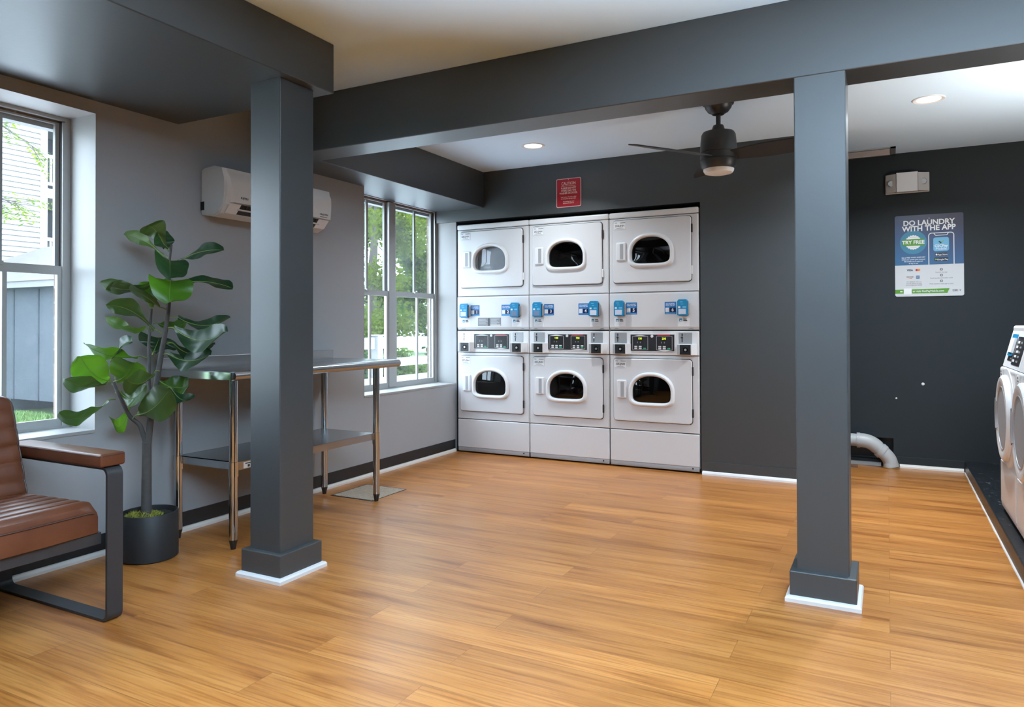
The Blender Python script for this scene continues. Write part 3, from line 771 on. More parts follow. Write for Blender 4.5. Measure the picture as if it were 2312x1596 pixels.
# ================================================================== FRONT LOAD WASHERS
def make_washer(loc, label):
    Wd, H0 = 0.545, 0.985
    w = thing('front_load_washer', loc, label, 'washer', 'front load washers on the black plinth', rz=-PI/2)
    zc = 0.522; xc = Wd/2
    m = MB(); m.box(0.002, Wd-0.002, 0.0, 0.70, 0.02, 0.772, bev=0.012, seg=3); m.build('cabinet', APPLIANCE, w)
    m = MB(); m.box(0.02, Wd-0.02, 0.02, 0.66, 0.0, 0.03); m.build('base', GAP, w)
    m = MB(); m.prism([(0.013, 0.776), (0.024, 0.772), (0.70, 0.772), (0.70, 0.985), (0.076, 0.985), (0.066, 0.980)], 'x', 0.001, Wd-0.001); cp = m.build('control_panel', APPLIANCE_TRIM, w)
    m = MB(); m.box(0.0, Wd, 0.062, 0.70, 0.955, 0.992, bev=0.012, seg=3); m.build('top_lid', APPLIANCE_TRIM, w)
    # lettering and reader on the slanted face: local frame
    sl = Vector((0, 0.053, 0.204)).normalized(); nn = Vector((0, -sl.z, sl.y)); o0 = Vector((0, 0.013, 0.776))
    F = lambda u, v, h=0.001: tuple(o0+Vector((u, 0, 0))+sl*v+nn*h)
    def plate(mb, u0, u1, v0, v1, h, mt):
        mb._add([F(u0, v0, 0), F(u1, v0, 0), F(u1, v1, 0), F(u0, v1, 0), F(u0, v0, h), F(u1, v0, h), F(u1, v1, h), F(u0, v1, h)],
                [[3, 2, 1, 0], [4, 5, 6, 7], [0, 1, 5, 4], [1, 2, 6, 5], [2, 3, 7, 6], [3, 0, 4, 7]], mt)
    m = MB(); plate(m, 0.10, 0.235, 0.035, 0.155, 0.002, PANEL_BLACK); plate(m, 0.255, 0.50, 0.02, 0.165, 0.002, PANEL_BLACK)
    for i in range(5):
        plate(m, 0.275+0.02*(i % 3), 0.33+0.02*(i % 3), 0.035+i*0.024, 0.047+i*0.024, 0.003, WHITE_BTN)
        plate(m, 0.38, 0.43, 0.035+i*0.024, 0.045+i*0.024, 0.003, GREY_TXT)
    plate(m, 0.195, 0.228, 0.062, 0.07, 0.003, RED_STRIP); plate(m, 0.12, 0.15, 0.05, 0.058, 0.003, GREY_TXT); plate(m, 0.19, 0.225, 0.045, 0.055, 0.003, GREY_TXT)
    m.build('control_film', PANEL_BLACK, cp)
    m = MB(); plate(m, 0.11, 0.225, 0.060, 0.176, 0.009, READER_BLUE); rd = m.build('card_reader', READER_BLUE, w)
    m = MB(); plate(m, 0.145, 0.232, 0.078, 0.155, 0.014, PAPER); m.build('reader_cover', APPLIANCE_TRIM, rd)
    m = MB(); m.box(0.03, 0.10, -0.0015, 0.001, 0.69, 0.76, PAPER).box(0.29, 0.36, -0.0015, 0.001, 0.67, 0.75, PAPER)
    for i in range(4): m.box(0.04, 0.085-0.01*(i % 2), -0.0022, 0, 0.70+i*0.015, 0.707+i*0.015, GREY_TXT)
    m.box(0.30, 0.32, -0.0022, 0, 0.72, 0.745, DARK_TXT).box(0.325, 0.345, -0.0022, 0, 0.72, 0.745, DARK_TXT); m.box(0.30, 0.345, -0.0022, 0, 0.69, 0.695, GREY_TXT).box(0.30, 0.335, -0.0022, 0, 0.68, 0.684, GREY_TXT)
    m.build('paper_label', PAPER, w)
    # door: flared ring, dark bowl, grey side handle
    m = MB(); m.lathe([(0.252, 0.002), (0.250, -0.003), (0.232, -0.007), (0.212, -0.008)], (xc, 0, zc), 56, axis='y'); m.build('door_surround', APPLIANCE, w)
    m = MB(); m.lathe([(0.214, 0.0), (0.219, -0.010), (0.216, -0.022), (0.206, -0.030), (0.186, -0.031), (0.166, -0.026), (0.154, -0.012), (0.150, 0.0)], (xc, 0, zc), 64, axis='y'); d = m.build('door', APPLIANCE_TRIM, w)
    m = MB(); m.lathe([(0.153, -0.009), (0.135, -0.007), (0.10, -0.005), (0.05, -0.004), (0.0, -0.004)], (xc, 0, zc), 48, axis='y'); m.build('door_glass', mat('dark_washer_glass', (0.015, 0.015, 0.017, 1), 0.5, spec=0.06) if 'dark_washer_glass' not in bpy.data.materials else bpy.data.materials['dark_washer_glass'], d)
    m = MB(); m.lathe([(0.165, -0.025), (0.160, -0.029), (0.155, -0.027), (0.152, -0.010)], (xc, 0, zc), 48, axis='y'); m.build('door_trim_ring', APPL_GREY, d)
    m = MB(); L = []
    for k in range(13):
        a = PI-0.42+0.84*k/12; L.append([(xc+rr*math.cos(a), yy, zc+rr*math.sin(a)) for rr, yy in ((0.221, -0.008), (0.220, -0.024), (0.206, -0.034), (0.180, -0.035), (0.168, -0.027))])
    m.grid(L); m.build('door_handle', APPL_GREY, d)
    m = MB(); m.box(0.018, Wd-0.018, -0.003, 0.002, 0.05, 0.272, bev=0.002); m.build('kick_panel', APPLIANCE, w)
    return w
wa = make_washer((0.540, 4.678, 0.080), 'white front load washer farther from the viewer, its whole door showing')
wb = dup(wa, (0.540, 4.128, 0.080))
wb['label'] = 'white front load washer cut off by the photo edge, nearer the viewer'

# ================================================================== AIR CONDITIONER
ac = thing('air_conditioner', (XL, 3.065, 1.80), 'white wall mounted split air conditioner behind the left column', 'air conditioner')
ao = (XL, 3.065, 1.80); ay0, ay1 = 2.662, 3.468
prof = [(-3.302, 1.690), (-3.302, 1.930), (-3.285, 1.940), (-3.205, 1.948), (-3.128, 1.930), (-3.112, 1.910), (-3.108, 1.80), (-3.118, 1.735), (-3.160, 1.690), (-3.205, 1.672)]
m = MB(); m.prism(prof, 'y', ay0, ay1, None)
bmesh.ops.bevel(m.bm, geom=[e for e in m.bm.edges if abs(e.verts[0].co.y-e.verts[1].co.y) < 1e-6], offset=0.008, segments=2, affect='EDGES')
m.build('body', AC_WHITE, ac, ao)
# rear pipe notch on the near end
MB().box(-3.300, -3.272, ay0-0.0012, ay0+0.03, 1.712, 1.758).build('pipe_notch', GAP, ac, ao)
# front panel, its lower corners cut back
def acx(z): return -3.094 - 0.9*(z-1.84)**2 - (0.010 if z > 1.90 else 0)
rows = []
for i in range(9):
    t = i/8; z = 1.924-t*(1.924-1.748); ins = 0.004+0.052*t
    rows.append([(acx(z), ay0+ins, z), (acx(z)+0.003, ay0+ins+0.006, z), (acx(z)+0.004, (ay0+ay1)/2, z), (acx(z)+0.003, ay1-0.006-0.004, z), (acx(z), ay1-0.004, z)])
m = MB(); m.grid(rows)
m.grid([[(-3.118, p[1]-(0.006 if k == 0 else 0)+(0.002 if k == 4 else 0), p[2]) for k, p in enumerate(r)] for r in rows])
m.grid([[r[0], (-3.118, r[0][1]-0.02*(1), r[0][2])] for r in rows]); m.grid([[r[-1], (-3.118, r[-1][1]+0.002, r[-1][2])] for r in rows])
m.grid([rows[0], [(-3.125, p[1], p[2]+0.004) for p in rows[0]]]); m.grid([rows[-1], [(-3.118, p[1], p[2]-0.004) for p in rows[-1]]])
fp = m.build('front_panel', AC_WHITE, ac, ao)
m = MB()
m.text('FUJITSU', 0.015, lambda u, v: (acx(1.775)+0.0048, ay0+0.115+u, 1.775+v), DARK_TXT, bold=0.03)
m.text('HALCYON', 0.015, lambda u, v: (acx(1.772)+0.0048, ay1-0.07+u, 1.772+v), DARK_TXT, bold=0.03); m.box(-3.0985, -3.0935, ay1-0.10, ay1-0.04, 1.756, 1.759, GREY_TXT)
m.build('lettering', DARK_TXT, fp, ao)
# slanted outlet with dark louvres
m = MB(); ya, yb = ay0+0.105, ay1-0.10
m.prism([(-3.119, 1.742), (-3.110, 1.742), (-3.150, 1.694), (-3.160, 1.694)], 'y', ya, yb); vt = m.build('air_outlet', GAP, ac, ao)
m = MB(); m.prism([(-3.128, 1.716), (-3.120, 1.719), (-3.121, 1.714), (-3.129, 1.711)], 'y', ya-0.01, yb+0.02).build('louvre', AC_WHITE, vt, ao)
m = MB()
for k in range(26):
    y = ya+0.02+k*(yb-ya-0.04)/25; m.prism([(-3.116, 1.738), (-3.110, 1.738), (-3.118, 1.724), (-3.126, 1.724)], 'y', y, y+0.003)
m.build('fin', BLACK_METAL, vt, ao)
m = MB(); m.prism([(-3.110, 1.740), (-3.106, 1.741), (-3.148, 1.692), (-3.153, 1.692)], 'y', yb, ay1-0.012)
m2 = m
for k in range(3): m.box(-3.121, -3.117, yb+0.012+0.012*k, yb+0.018+0.012*k, 1.731, 1.735, GREY_TXT)
m.build('indicator_panel', APPLIANCE_TRIM, ac, ao)
MB().prism([(-3.110, 1.740), (-3.106, 1.741), (-3.148, 1.692), (-3.153, 1.692)], 'y', ay0+0.03, ya).build('end_facet', APPLIANCE_TRIM, ac, ao)

# ================================================================== STEEL WORK TABLE
to = (-3.02, 3.02, 0); tb = thing('work_table', to, 'stainless steel work table with undershelf standing along the grey wall', 'table')
tx0, tx1, ty0, ty1, tz = -3.285, -2.762, 2.388, 3.712, 0.868
m = MB()
m.box(tx0, tx1, ty0, ty1, tz-0.038, tz, bev=0.006, seg=3)
m.tube([(tx1, ty0+0.020, tz-0.023), (tx1, ty1-0.002, tz-0.023)], 0.0235, 20)
m.build('tabletop', STEEL, tb, to)
m = MB(); m.box(tx0, tx0+0.016, ty0+0.01, ty1-0.03, tz-0.02, tz+0.055, bev=0.004, seg=2).build('backsplash', STEEL, tb, to)
MB().box(tx0+0.02, tx1+0.016, ty0-0.002, ty0+0.004, tz-0.042, tz-0.004, bev=0.002).build('end_apron', CHROME, tb, to)
for lx, ly in ((-2.825, 2.468), (-2.805, 3.545), (-3.225, 2.468), (-3.225, 3.545)):
    m = MB(); m.tube([(lx, ly, 0.045), (lx, ly, tz-0.035)], 0.0205, 24); lg = m.build('leg', CHROME, tb, to)
    m = MB(); m.lathe([(0.0, 0.0), (0.012, 0.0), (0.015, 0.020), (0.019, 0.036), (0.0205, 0.040), (0.0205, 0.048), (0, 0.048)], (lx, ly, 0), 20); m.build('foot', BLACK, lg, to)
    m = MB(); m.tube([(lx, ly, tz-0.050), (lx, ly, tz-0.035)], 0.025, 20); m.build('leg_socket', CHROME, lg, to)
    m = MB(); m.tube([(lx, ly, 0.352), (lx, ly, 0.422)], 0.0245, 20); m.build('shelf_collar', CHROME, lg, to)
m = MB(); m.box(-3.235, -2.806, 2.476, 3.54, 0.416, 0.420).box(-2.812, -2.808, 2.476, 3.54, 0.380, 0.420).box(-3.235, -3.231, 2.476, 3.54, 0.380, 0.420).box(-3.231, -2.812, 2.476, 2.480, 0.380, 0.420).box(-3.231, -2.812, 3.536, 3.54, 0.380, 0.420)
us = m.build('undershelf', STEEL, tb, to)
m = MB(); m.box(-2.808, -2.8068, 2.515, 2.60, 0.384, 0.414, PAPER); m.box(-2.8068, -2.8063, 2.525, 2.575, 0.404, 0.409, DARK_TXT); m.box(-2.8068, -2.8063, 2.54, 2.553, 0.388, 0.400, DARK_TXT, M=None)
m.build('maker_sticker', PAPER, us, to)

# ================================================================== FLOOR HATCH
ho = (-2.99, 3.70, 0); hx0, hx1, hy0, hy1 = -3.155, -2.822, 3.524, 3.882
fh = thing('floor_hatch', ho, 'tan woven access hatch in the floor under the table end', 'floor hatch')
MB().box(hx0, hx1, hy0, hy1, 0.0003, 0.0022).build('hatch_gap_plate', GAP, fh, ho)  # dark plate paints the shaded gap beside the sunken panel
TANMAT = mat('tan_woven_mat', (0.42, 0.33, 0.25, 1), 0.7, var=0.15, scale=40)
m = MB(); m.box(hx0+0.014, hx1-0.002, hy0+0.010, hy1-0.014, 0.0015, 0.0040)
nx, ny = 13, 14
for i in range(nx):
    for j in range(ny):
        cx, cy = hx0+0.026+i*(hx1-hx0-0.04)/(nx-1), hy0+0.022+j*(hy1-hy0-0.05)/(ny-1)
        a = PI/4 if (i+j) % 2 else -PI/4
        m.box(-0.0105, 0.0105, -0.0035, 0.0035, 0, 0.0026, bev=0.0008, seg=1, M=Matrix.Translation((cx, cy, 0.0038)) @ Matrix.Rotation(a, 4, 'Z'))
m.build('woven_panel', TANMAT, fh, ho)

# ================================================================== ARMCHAIR
cho = (-2.9, 1.33, 0); ch = thing('armchair', cho, 'brown leather armchair with flat black metal side frames by the window', 'chair')
def loop_path(xa, xb, za, zb, r, k=6):
    pts = []
    for cx, cz, a0 in ((xb-r, za+r, -PI/2), (xb-r, zb-r, 0), (xa+r, zb-r, PI/2), (xa+r, za+r, PI)):
        for i in range(k+1):
            a = a0+PI/2*i/k; pts.append((cx+r*math.cos(a), cz+r*math.sin(a)))
    return pts
def side_frame(y0, y1):
    t = 0.011; po, pi_ = loop_path(-3.268, -2.528, 0.0, 0.568, 0.032), loop_path(-3.268+t, -2.528-t, t, 0.568-t, 0.022)
    m = MB(); m.loft([[(x, y0, z) for x, z in po], [(x, y1, z) for x, z in po], [(x, y1, z) for x, z in pi_], [(x, y0, z) for x, z in pi_], [(x, y0, z) for x, z in po]])
    return m.build('side_frame', BLACK_METAL, ch, cho)
side_frame(1.640, 1.700); side_frame(0.960, 1.020)
m = MB(); m.box(-2.575, -2.563, 1.02, 1.64, 0.287, 0.330, bev=0.002).box(-3.225, -3.213, 1.02, 1.64, 0.287, 0.330, bev=0.002)
m.box(-3.213, -2.575, 1.02, 1.032, 0.287, 0.330).box(-3.213, -2.575, 1.628, 1.64, 0.287, 0.330)
m.build('seat_rail', BLACK_METAL, ch, cho)
def pad(name, fn, nu, nv, thick, chan=0, cdepth=0.008, round_=0.02, chan_axis='u'):
    """cushion: fn(u,v,h) places a point of a soft slab (u,v in 0..1, h height above its base)"""
    m = MB(); rows = []
    def h(u, v, e=0.06):
        du = min(u, 1-u)/e; dv = min(v, 1-v)/e
        k = 1.0
        for d in (du, dv):
            if d < 1: k *= math.sqrt(max(0, 1-(1-d)**2))*0.28+0.72
        c = 0
        if chan:
            w = (u if chan_axis == 'u' else v)*chan
            c = cdepth*(abs(math.sin(PI*w))**0.45-1)
        return thick*k+c*k
    for i in range(nu+1):
        u = i/nu; rows.append([fn(u, j/nv, h(u, j/nv)) for j in range(nv+1)])
    m.grid(rows)
    bot = [[fn(i/nu, j/nv, 0) for j in range(nv+1)] for i in range(nu+1)]
    m.grid([r[::-1] for r in bot])
    for a, b in ((rows[0], bot[0]), (rows[-1], bot[-1])): m.grid([a, b])
    m.grid([[r[0] for r in rows], [r[0] for r in bot]]); m.grid([[r[-1] for r in rows], [r[-1] for r in bot]])
    bmesh.ops.remove_doubles(m.bm, verts=list(m.bm.verts), dist=1e-5); m.rows = rows
    return m
# seat: runs along X (depth) and Y (width); channels run front to back... across the width
def seat_fn(u, v, h):
    x = -2.558-u*0.66; y = 1.624-v*0.588
    bulge = 0.012*math.sin(PI*v) if u < 0.02 else 0
    return (x+bulge, y, 0.332-0.018*u+h+0.008*math.sin(PI*u)*math.sin(PI*v))
m = pad('seat', seat_fn, 90, 36, 0.118, 10, 0.010); sr = [(p[0]+0.0005, p[1], p[2]-0.001) for p in m.rows[0]][1:-1]; st = m.build('seat_cushion', LEATHER, ch, cho)
m = MB(); m.tube(sr, 0.0035, 8).build('piping', PIPING, st, cho)
# back
B0, B1 = Vector((-2.962, 0, 0.425)), Vector((-3.085, 0, 0.822)); bd = (B1-B0); bn = Vector((bd.z, 0, -bd.x)).normalized()
def back_fn(u, v, h):
    p = B0+bd*u-bn*0.10+bn*h; rr = 0.10
    y = 1.612-v*0.564
    k = 0.0
    # rounded upper corners
    if u > 0.86:
        q = (u-0.86)/0.14; k = 0.05*(1-math.sqrt(max(0, 1-q*q)))
    y = 1.33+(y-1.33)*(0.282-k)/0.282
    return (p.x, y, p.z)
m = pad('back', back_fn, 80, 36, 0.104, 6, 0.009); R_w = m.rows; bk = m.build('back_cushion', LEATHER, ch, cho)
m = MB(); P_ = [r[0] for r in R_w[1:-1]]+list(R_w[-1][1:-1])+[r[-1] for r in R_w[1:-1]][::-1]
m.tube(P_, 0.004, 8).build('piping', PIPING, bk, cho)
m = MB(); m.box(-0.0, 0.30, -0.3, 0.3, 0, 0.012); m.bm.clear()
m.box(-3.19, -3.172, 1.02, 1.64, 0.40, 0.44, bev=0.003).box(-3.262, -3.17, 1.02, 1.05, 0.40, 0.43).box(-3.262, -3.17, 1.61, 1.64, 0.40, 0.43); m.build('back_support', BLACK_METAL, ch, cho)
for y0 in (1.618, 0.946):
    m = MB(); m.box(-3.155, -2.535, y0, y0+0.098, 0.5685, 0.6165, bev=0.009, seg=4, smooth=True); ap = m.build('arm_pad', LEATHER, ch, cho)
    m = MB(); q = rrect(-3.1535, -2.5365, y0+0.0015, y0+0.0965, 0.009); q.append(q[0]); m.tube([(u, v, 0.6095) for u, v in q], 0.0025, 6).build('piping', PIPING, ap, cho)

# ================================================================== FIDDLE LEAF PLANT
po_ = (-3.082, 2.205, 0); pl = thing('potted_fig_tree', po_, 'tall green potted fig with big leaves in a round black pot', 'plant')
m = MB(); R_ = 0.125
m.lathe([(0.0, 0.0), (R_-0.008, 0.0), (R_, 0.006), (R_, 0.212), (R_-0.002, 0.215), (R_-0.007, 0.215), (R_-0.009, 0.21), (R_-0.009, 0.178), (0, 0.178)], po_, 64); m.build('pot', POT, pl, po_)
m = MB(); rows = [[(po_[0]+r*math.cos(2*PI*k/40), po_[1]+r*math.sin(2*PI*k/40), 0.190+random.uniform(-0.004, 0.004)) for k in range(40)] for r in (R_-0.010, 0.09, 0.06, 0.03, 0.003)]
m.loft(rows, fan=True); m.build('soil', SOIL, pl, po_)
m = MB()
rnd = random.Random(3)
for k in range(900):
    a, r = rnd.uniform(0, 2*PI), 0.092*math.sqrt(rnd.random())
    x, y = po_[0]-0.02+r*math.cos(a)*1.0, po_[1]-0.022+r*math.sin(a)*0.9
    if math.hypot(x-po_[0], y-po_[1]) > R_-0.014: continue
    h = 0.189+0.020*(1-(r/0.095)**2)*rnd.random(); d = Vector((rnd.uniform(-1, 1), rnd.uniform(-1, 1), rnd.uniform(0.1, 1.2))).normalized()*rnd.uniform(0.010, 0.022); sd = d.cross(Vector((0.3, 0.2, 1))).normalized()*0.0018
    p = Vector((x, y, h)); m._add([p-sd, p+sd, p+d*0.6+sd, p+d], [[0, 1, 2, 3]], MOSS)
mo = m.build('moss', MOSS, pl, po_, recalc=False); mo['kind'] = 'stuff'
def smooth_path(P, k=6):
    P = [Vector(p) for p in P]; out = []
    for i in range(len(P)-1):
        a, b, c, d = P[max(i-1, 0)], P[i], P[i+1], P[min(i+2, len(P)-1)]
        for j in range(k):
            t = j/k; out.append(0.5*((2*b)+(c-a)*t+(2*a-5*b+4*c-d)*t*t+(3*b-a-3*c+d)*t**3))
    out.append(P[-1]); return out
def taper(P, r0, r1): n = len(P); return [r0+(r1-r0)*i/(n-1) for i in range(n)]
ST = {'T': [(-3.108, 2.208, 0.175), (-3.113, 2.211, 0.31), (-3.112, 2.211, 0.406), (-3.111, 2.21, 0.535)],
      'A': [(-3.108, 2.212, 0.50), (-3.089, 2.219, 0.676), (-3.066, 2.23, 0.829), (-3.044, 2.239, 0.963), (-3.027, 2.247, 1.066), (-3.012, 2.253, 1.198), (-3.011, 2.252, 1.313), (-3.01, 2.252, 1.382), (-3.0, 2.257, 1.47)],
      'B': [(-3.087, 2.22, 0.690), (-3.093, 2.219, 0.741), (-3.098, 2.213, 0.81), (-3.097, 2.212, 0.923), (-3.098, 2.211, 1.001), (-3.094, 2.212, 1.047), (-3.086, 2.215, 1.165)],
      'C': [(-3.111, 2.21, 0.51), (-3.122, 2.2, 0.571), (-3.13, 2.185, 0.62), (-3.155, 2.155, 0.662), (-3.17, 2.12, 0.742), (-3.19, 2.095, 0.826)]}
P_ = smooth_path(ST['T']); m = MB(); m.tube(P_, taper(P_, 0.0235, 0.0205), 16); m.build('trunk', STEM, pl, po_)
for k, (r0, r1) in (('A', (0.0155, 0.0055)), ('B', (0.0085, 0.0055)), ('C', (0.0125, 0.007))):
    P_ = smooth_path(ST[k]); m = MB(); m.tube(P_, taper(P_, r0, r1), 12); m.build('branch', STEM, pl, po_)
LEAVES = [
(-3.01,2.252,1.404,-3.198,2.152,1.523,.075,58,.02,1),(-3.013,2.25,1.439,-3.037,2.146,1.554,.115,20,.03,0),(-3.005,2.254,1.439,-3.029,2.217,1.541,.101,-40,-.02,0),
(-3.004,2.255,1.374,-2.702,2.3,1.436,.10,55,.02,0),(-3.008,2.253,1.37,-2.829,2.122,1.309,.157,12,.05,0),(-3.028,2.244,1.298,-3.196,2.032,1.297,.115,66,-.04,0),
(-3.085,2.216,1.158,-3.114,2.233,1.301,.117,0,.01,1),(-2.964,2.232,1.3,-2.833,2.121,1.201,.189,0,.04,1),(-3.008,2.254,1.286,-2.743,2.393,1.266,.11,60,.02,0),
(-3.019,2.25,1.158,-3.176,2.054,1.271,.11,60,.03,0),(-3.044,2.238,1.051,-3.182,2.052,1.189,.12,58,.03,0),(-3.09,2.214,1.062,-3.192,2.058,1.137,.11,58,-.03,1),
(-3.006,2.257,1.122,-2.755,2.388,1.134,.11,62,-.04,0),(-3.122,2.253,1.095,-3.043,2.374,1.108,.09,60,-.02,1),(-3.019,2.251,1.074,-2.627,2.253,1.07,.14,35,-.05,0),
(-3.02,2.252,1.001,-2.783,2.319,1.009,.11,55,-.05,0),(-3.109,2.239,0.949,-3.143,2.3,1.029,.178,0,0,0),(-3.037,2.243,0.95,-2.745,2.26,0.959,.13,42,-.03,0),
(-3.108,2.206,0.932,-3.192,1.958,1.014,.13,55,-.03,1),(-3.162,2.065,0.925,-3.028,2.078,1.021,.09,60,.02,0),(-3.194,2.095,0.816,-3.192,1.936,0.96,.151,12,-.03,1),
(-3.194,2.095,0.82,-3.196,1.879,0.861,.11,50,-.03,0),(-3.194,2.095,0.816,-3.065,2.116,0.922,.164,-8,-.02,1),(-3.013,2.2,0.874,-2.987,2.022,0.86,.13,40,-.04,0),
(-3.199,2.115,0.772,-3.017,2.142,0.828,.10,50,-.05,1),(-3.07,2.228,0.825,-2.934,2.299,0.807,.12,30,-.02,1),(-3.13,2.153,0.652,-2.87,2.152,0.809,.151,18,-.03,0),
(-3.0,2.242,0.795,-2.849,2.254,0.757,.08,45,-.03,0),(-3.078,2.281,0.761,-3.034,2.315,0.769,.07,40,0,1),(-3.197,2.106,0.742,-3.191,1.85,0.719,.115,52,-.05,0),(-3.162,2.181,0.724,-3.184,2.08,0.672,.09,40,-.07,1)]
def fig_leaf(bx, by, bz, tx, ty, tz_, w, roll, sag, br, seed):
    rn = random.Random(seed); b, t = Vector((bx, by, bz)), Vector((tx, ty, tz_)); d = t-b; Ln = d.length; dn = d/Ln
    vd = Vector((-0.813, 0.582, 0)); sf = dn.cross(vd)
    if sf.length < 0.2: sf = dn.cross(Vector((0, 0, 1)))
    sf.normalize(); se = sf.cross(dn).normalized(); a = math.radians(roll)
    sd = (sf*math.cos(a)+se*math.sin(a)).normalized(); nm = sd.cross(dn).normalized()
    if nm.z < 0: nm = -nm
    n, k = 22, 12; rows = []; ph = rn.uniform(0, 6); ph2 = rn.uniform(0, 6); fold = rn.uniform(0.10, 0.22); tw = rn.uniform(-0.35, 0.35)
    mid = []
    pet = 0.13
    for i in range(n+1):
        u = i/n
        c = b+d*(pet+u*(1-pet))+Vector((0, 0, 1))*(4*sag*u*(1-u)-0.25*abs(sag)*u*u)
        if u < 0.64: q = u/0.64; prof = 0.16+0.84*(q*q*(3-2*q))+0.10*math.sin(PI*q)
        else: prof = math.sqrt(max(0.004, 1-((u-0.64)/0.362)**2.3))
        hw = w*0.5*prof
        al = tw*u; s2 = sd*math.cos(al)+nm*math.sin(al); n2 = nm*math.cos(al)-sd*math.sin(al)
        row = []
        for j in range(k+1):
            v = -1+2*j/k
            wav = 0.085*w*(abs(v)**1.5)*math.sin(u*9+ph+(2.0 if v > 0 else 0))+0.014*w*math.sin(u*26+ph2+3*abs(v))*min(1, abs(v)*2.5)
            row.append(tuple(c+s2*hw*v+n2*(fold*hw*abs(v)**1.3+wav)))
        rows.append(row); mid.append(c+n2*0.0006)
    m = MB(); m.grid(rows); o = m.build('leaf', LEAF_B if br else LEAF_A, pl, po_, recalc=False, auto=False)
    me = o.data
    # front face = the upper side
    if sum(p.normal.dot(nm) for p in me.polygons) < 0: me.flip_normals()
    pt = smooth_path([b-dn*0.004, b+d*pet*0.5+Vector((0, 0, 0.004)), mid[0]], 3)+[mid[i] for i in range(1, n)]
    m = MB(); m.tube(pt, taper(pt, 0.0030, 0.0008), 6); m.build('leaf_stalk', VEIN, o, po_)
for i, L_ in enumerate(LEAVES): fig_leaf(*L_, seed=40+i)

# ================================================================== CEILING FAN, LAMPS, CEILING REGISTER
fc = (-0.861, 4.24); fo = (fc[0], fc[1], ZC)
fan = thing('ceiling_fan', fo, 'matte black three blade ceiling fan with a white lens', 'ceiling fan')
m = MB(); m.lathe([(0.088, ZC), (0.088, ZC-0.012), (0.078, ZC-0.018), (0.074, ZC-0.034), (0.058, ZC-0.056), (0.036, ZC-0.068), (0.034, ZC-0.072), (0.0, ZC-0.072)], (*fc, 0), 40); m.build('canopy', BLACK_METAL, fan, fo)
m = MB(); m.cyl((*fc, ZC-0.07), (*fc, 2.225), 0.0135, n=20); m.build('downrod', BLACK_METAL, fan, fo)
m = MB(); m.lathe([(0.0, 2.240), (0.028, 2.240), (0.032, 2.232), (0.040, 2.206), (0.088, 2.198), (0.097, 2.182), (0.101, 2.140), (0.104, 2.080), (0.102, 2.078), (0.102, 2.076), (0.104, 2.074), (0.104, 2.040), (0.101, 2.038), (0.101, 2.035), (0.104, 2.033), (0.100, 2.000), (0.088, 1.984), (0.0, 1.984)], (*fc, 0), 48); m.build('motor_housing', BLACK_METAL, fan, fo)
m = MB(); m.lathe([(0.087, 1.990), (0.086, 1.975), (0.078, 1.962), (0.050, 1.955), (0.0, 1.953)], (*fc, 0), 40); m.build('light_lens', LENS, fan, fo)
for a in (-8, 112, 232):
    m = MB(); rows = []
    for i in range(13):
        t = i/12; r = 0.09+t*0.50; w_ = 0.045+0.035*math.sin(PI*min(1, t*0.9+0.08)); pitch = math.radians(-14)
        rows.append([(r, y*w_, 2.058+y*w_*math.tan(pitch)+0.01*t) for y in (-1, -0.5, 0, 0.5, 1)])
    rows.append([(0.60, y*0.03, 2.068-y*0.03*0.25) for y in (-1, -0.5, 0, 0.5, 1)])
    M_ = Matrix.Translation((*fc, 0)) @ Matrix.Rotation(math.radians(a), 4, 'Z')
    up = [[tuple(M_ @ Vector((p[0], p[1], p[2]+0.003))) for p in r] for r in rows]; lo = [[tuple(M_ @ Vector((p[0], p[1], p[2]-0.003))) for p in r] for r in rows]
    m.grid(up); m.grid(lo); m.grid([[r[0] for r in up], [r[0] for r in lo]]); m.grid([[r[-1] for r in up], [r[-1] for r in lo]]); m.grid([up[0], lo[0]]); m.grid([up[-1], lo[-1]])
    bmesh.ops.remove_doubles(m.bm, verts=list(m.bm.verts), dist=1e-5); m.build('blade', BLACK_METAL, fan, fo)

def downlight(x, y, label, watts=None, spread=100, group='recessed ceiling lamps'):
    o = (x, y, ZC); t = thing('recessed_light', o, label, 'ceiling light', group)
    m = MB(); m.lathe([(0.084, ZC), (0.084, ZC-0.004), (0.080, ZC-0.006), (0.064, ZC-0.003), (0.060, ZC+0.0)], (x, y, 0), 40); m.build('trim_ring', WHITE_PAINT, t, o)
    m = MB(); m.lathe([(0.0625, ZC-0.0022), (0.04, ZC-0.0026), (0.0, ZC-0.0028)], (x, y, 0), 40); m.build('lamp_disc', LAMP_DISC, t, o)
    l = bpy.data.lights.new('recessed_lamp', 'AREA'); l.shape = 'DISK'; l.size = 0.12; l.energy = watts or LAMP_W; l.color = LAMP_COL; l.spread = math.radians(spread)
    lo = bpy.data.objects.new('recessed_lamp', l); C.objects.link(lo); lo.parent = t; lo.location = (0, 0, -0.010)
    return t
downlight(-2.252, 4.640, 'round recessed ceiling lamp above the dryers', 8.0, 130)
downlight(0.222, 4.756, 'round recessed ceiling lamp right of the right column', 34.0, 150)
downlight(-1.25, 1.10, 'unseen recessed ceiling lamp added over the open floor'); downlight(0.60, 1.10, 'round recessed ceiling lamp over the open floor near the washers, added out of view')  # these and the next pair are out of view, added for light
downlight(-1.25, -1.20, 'unseen recessed ceiling lamp added near the entrance'); downlight(0.60, -1.20, 'round recessed ceiling lamp near the entrance on the washer side, added out of view')

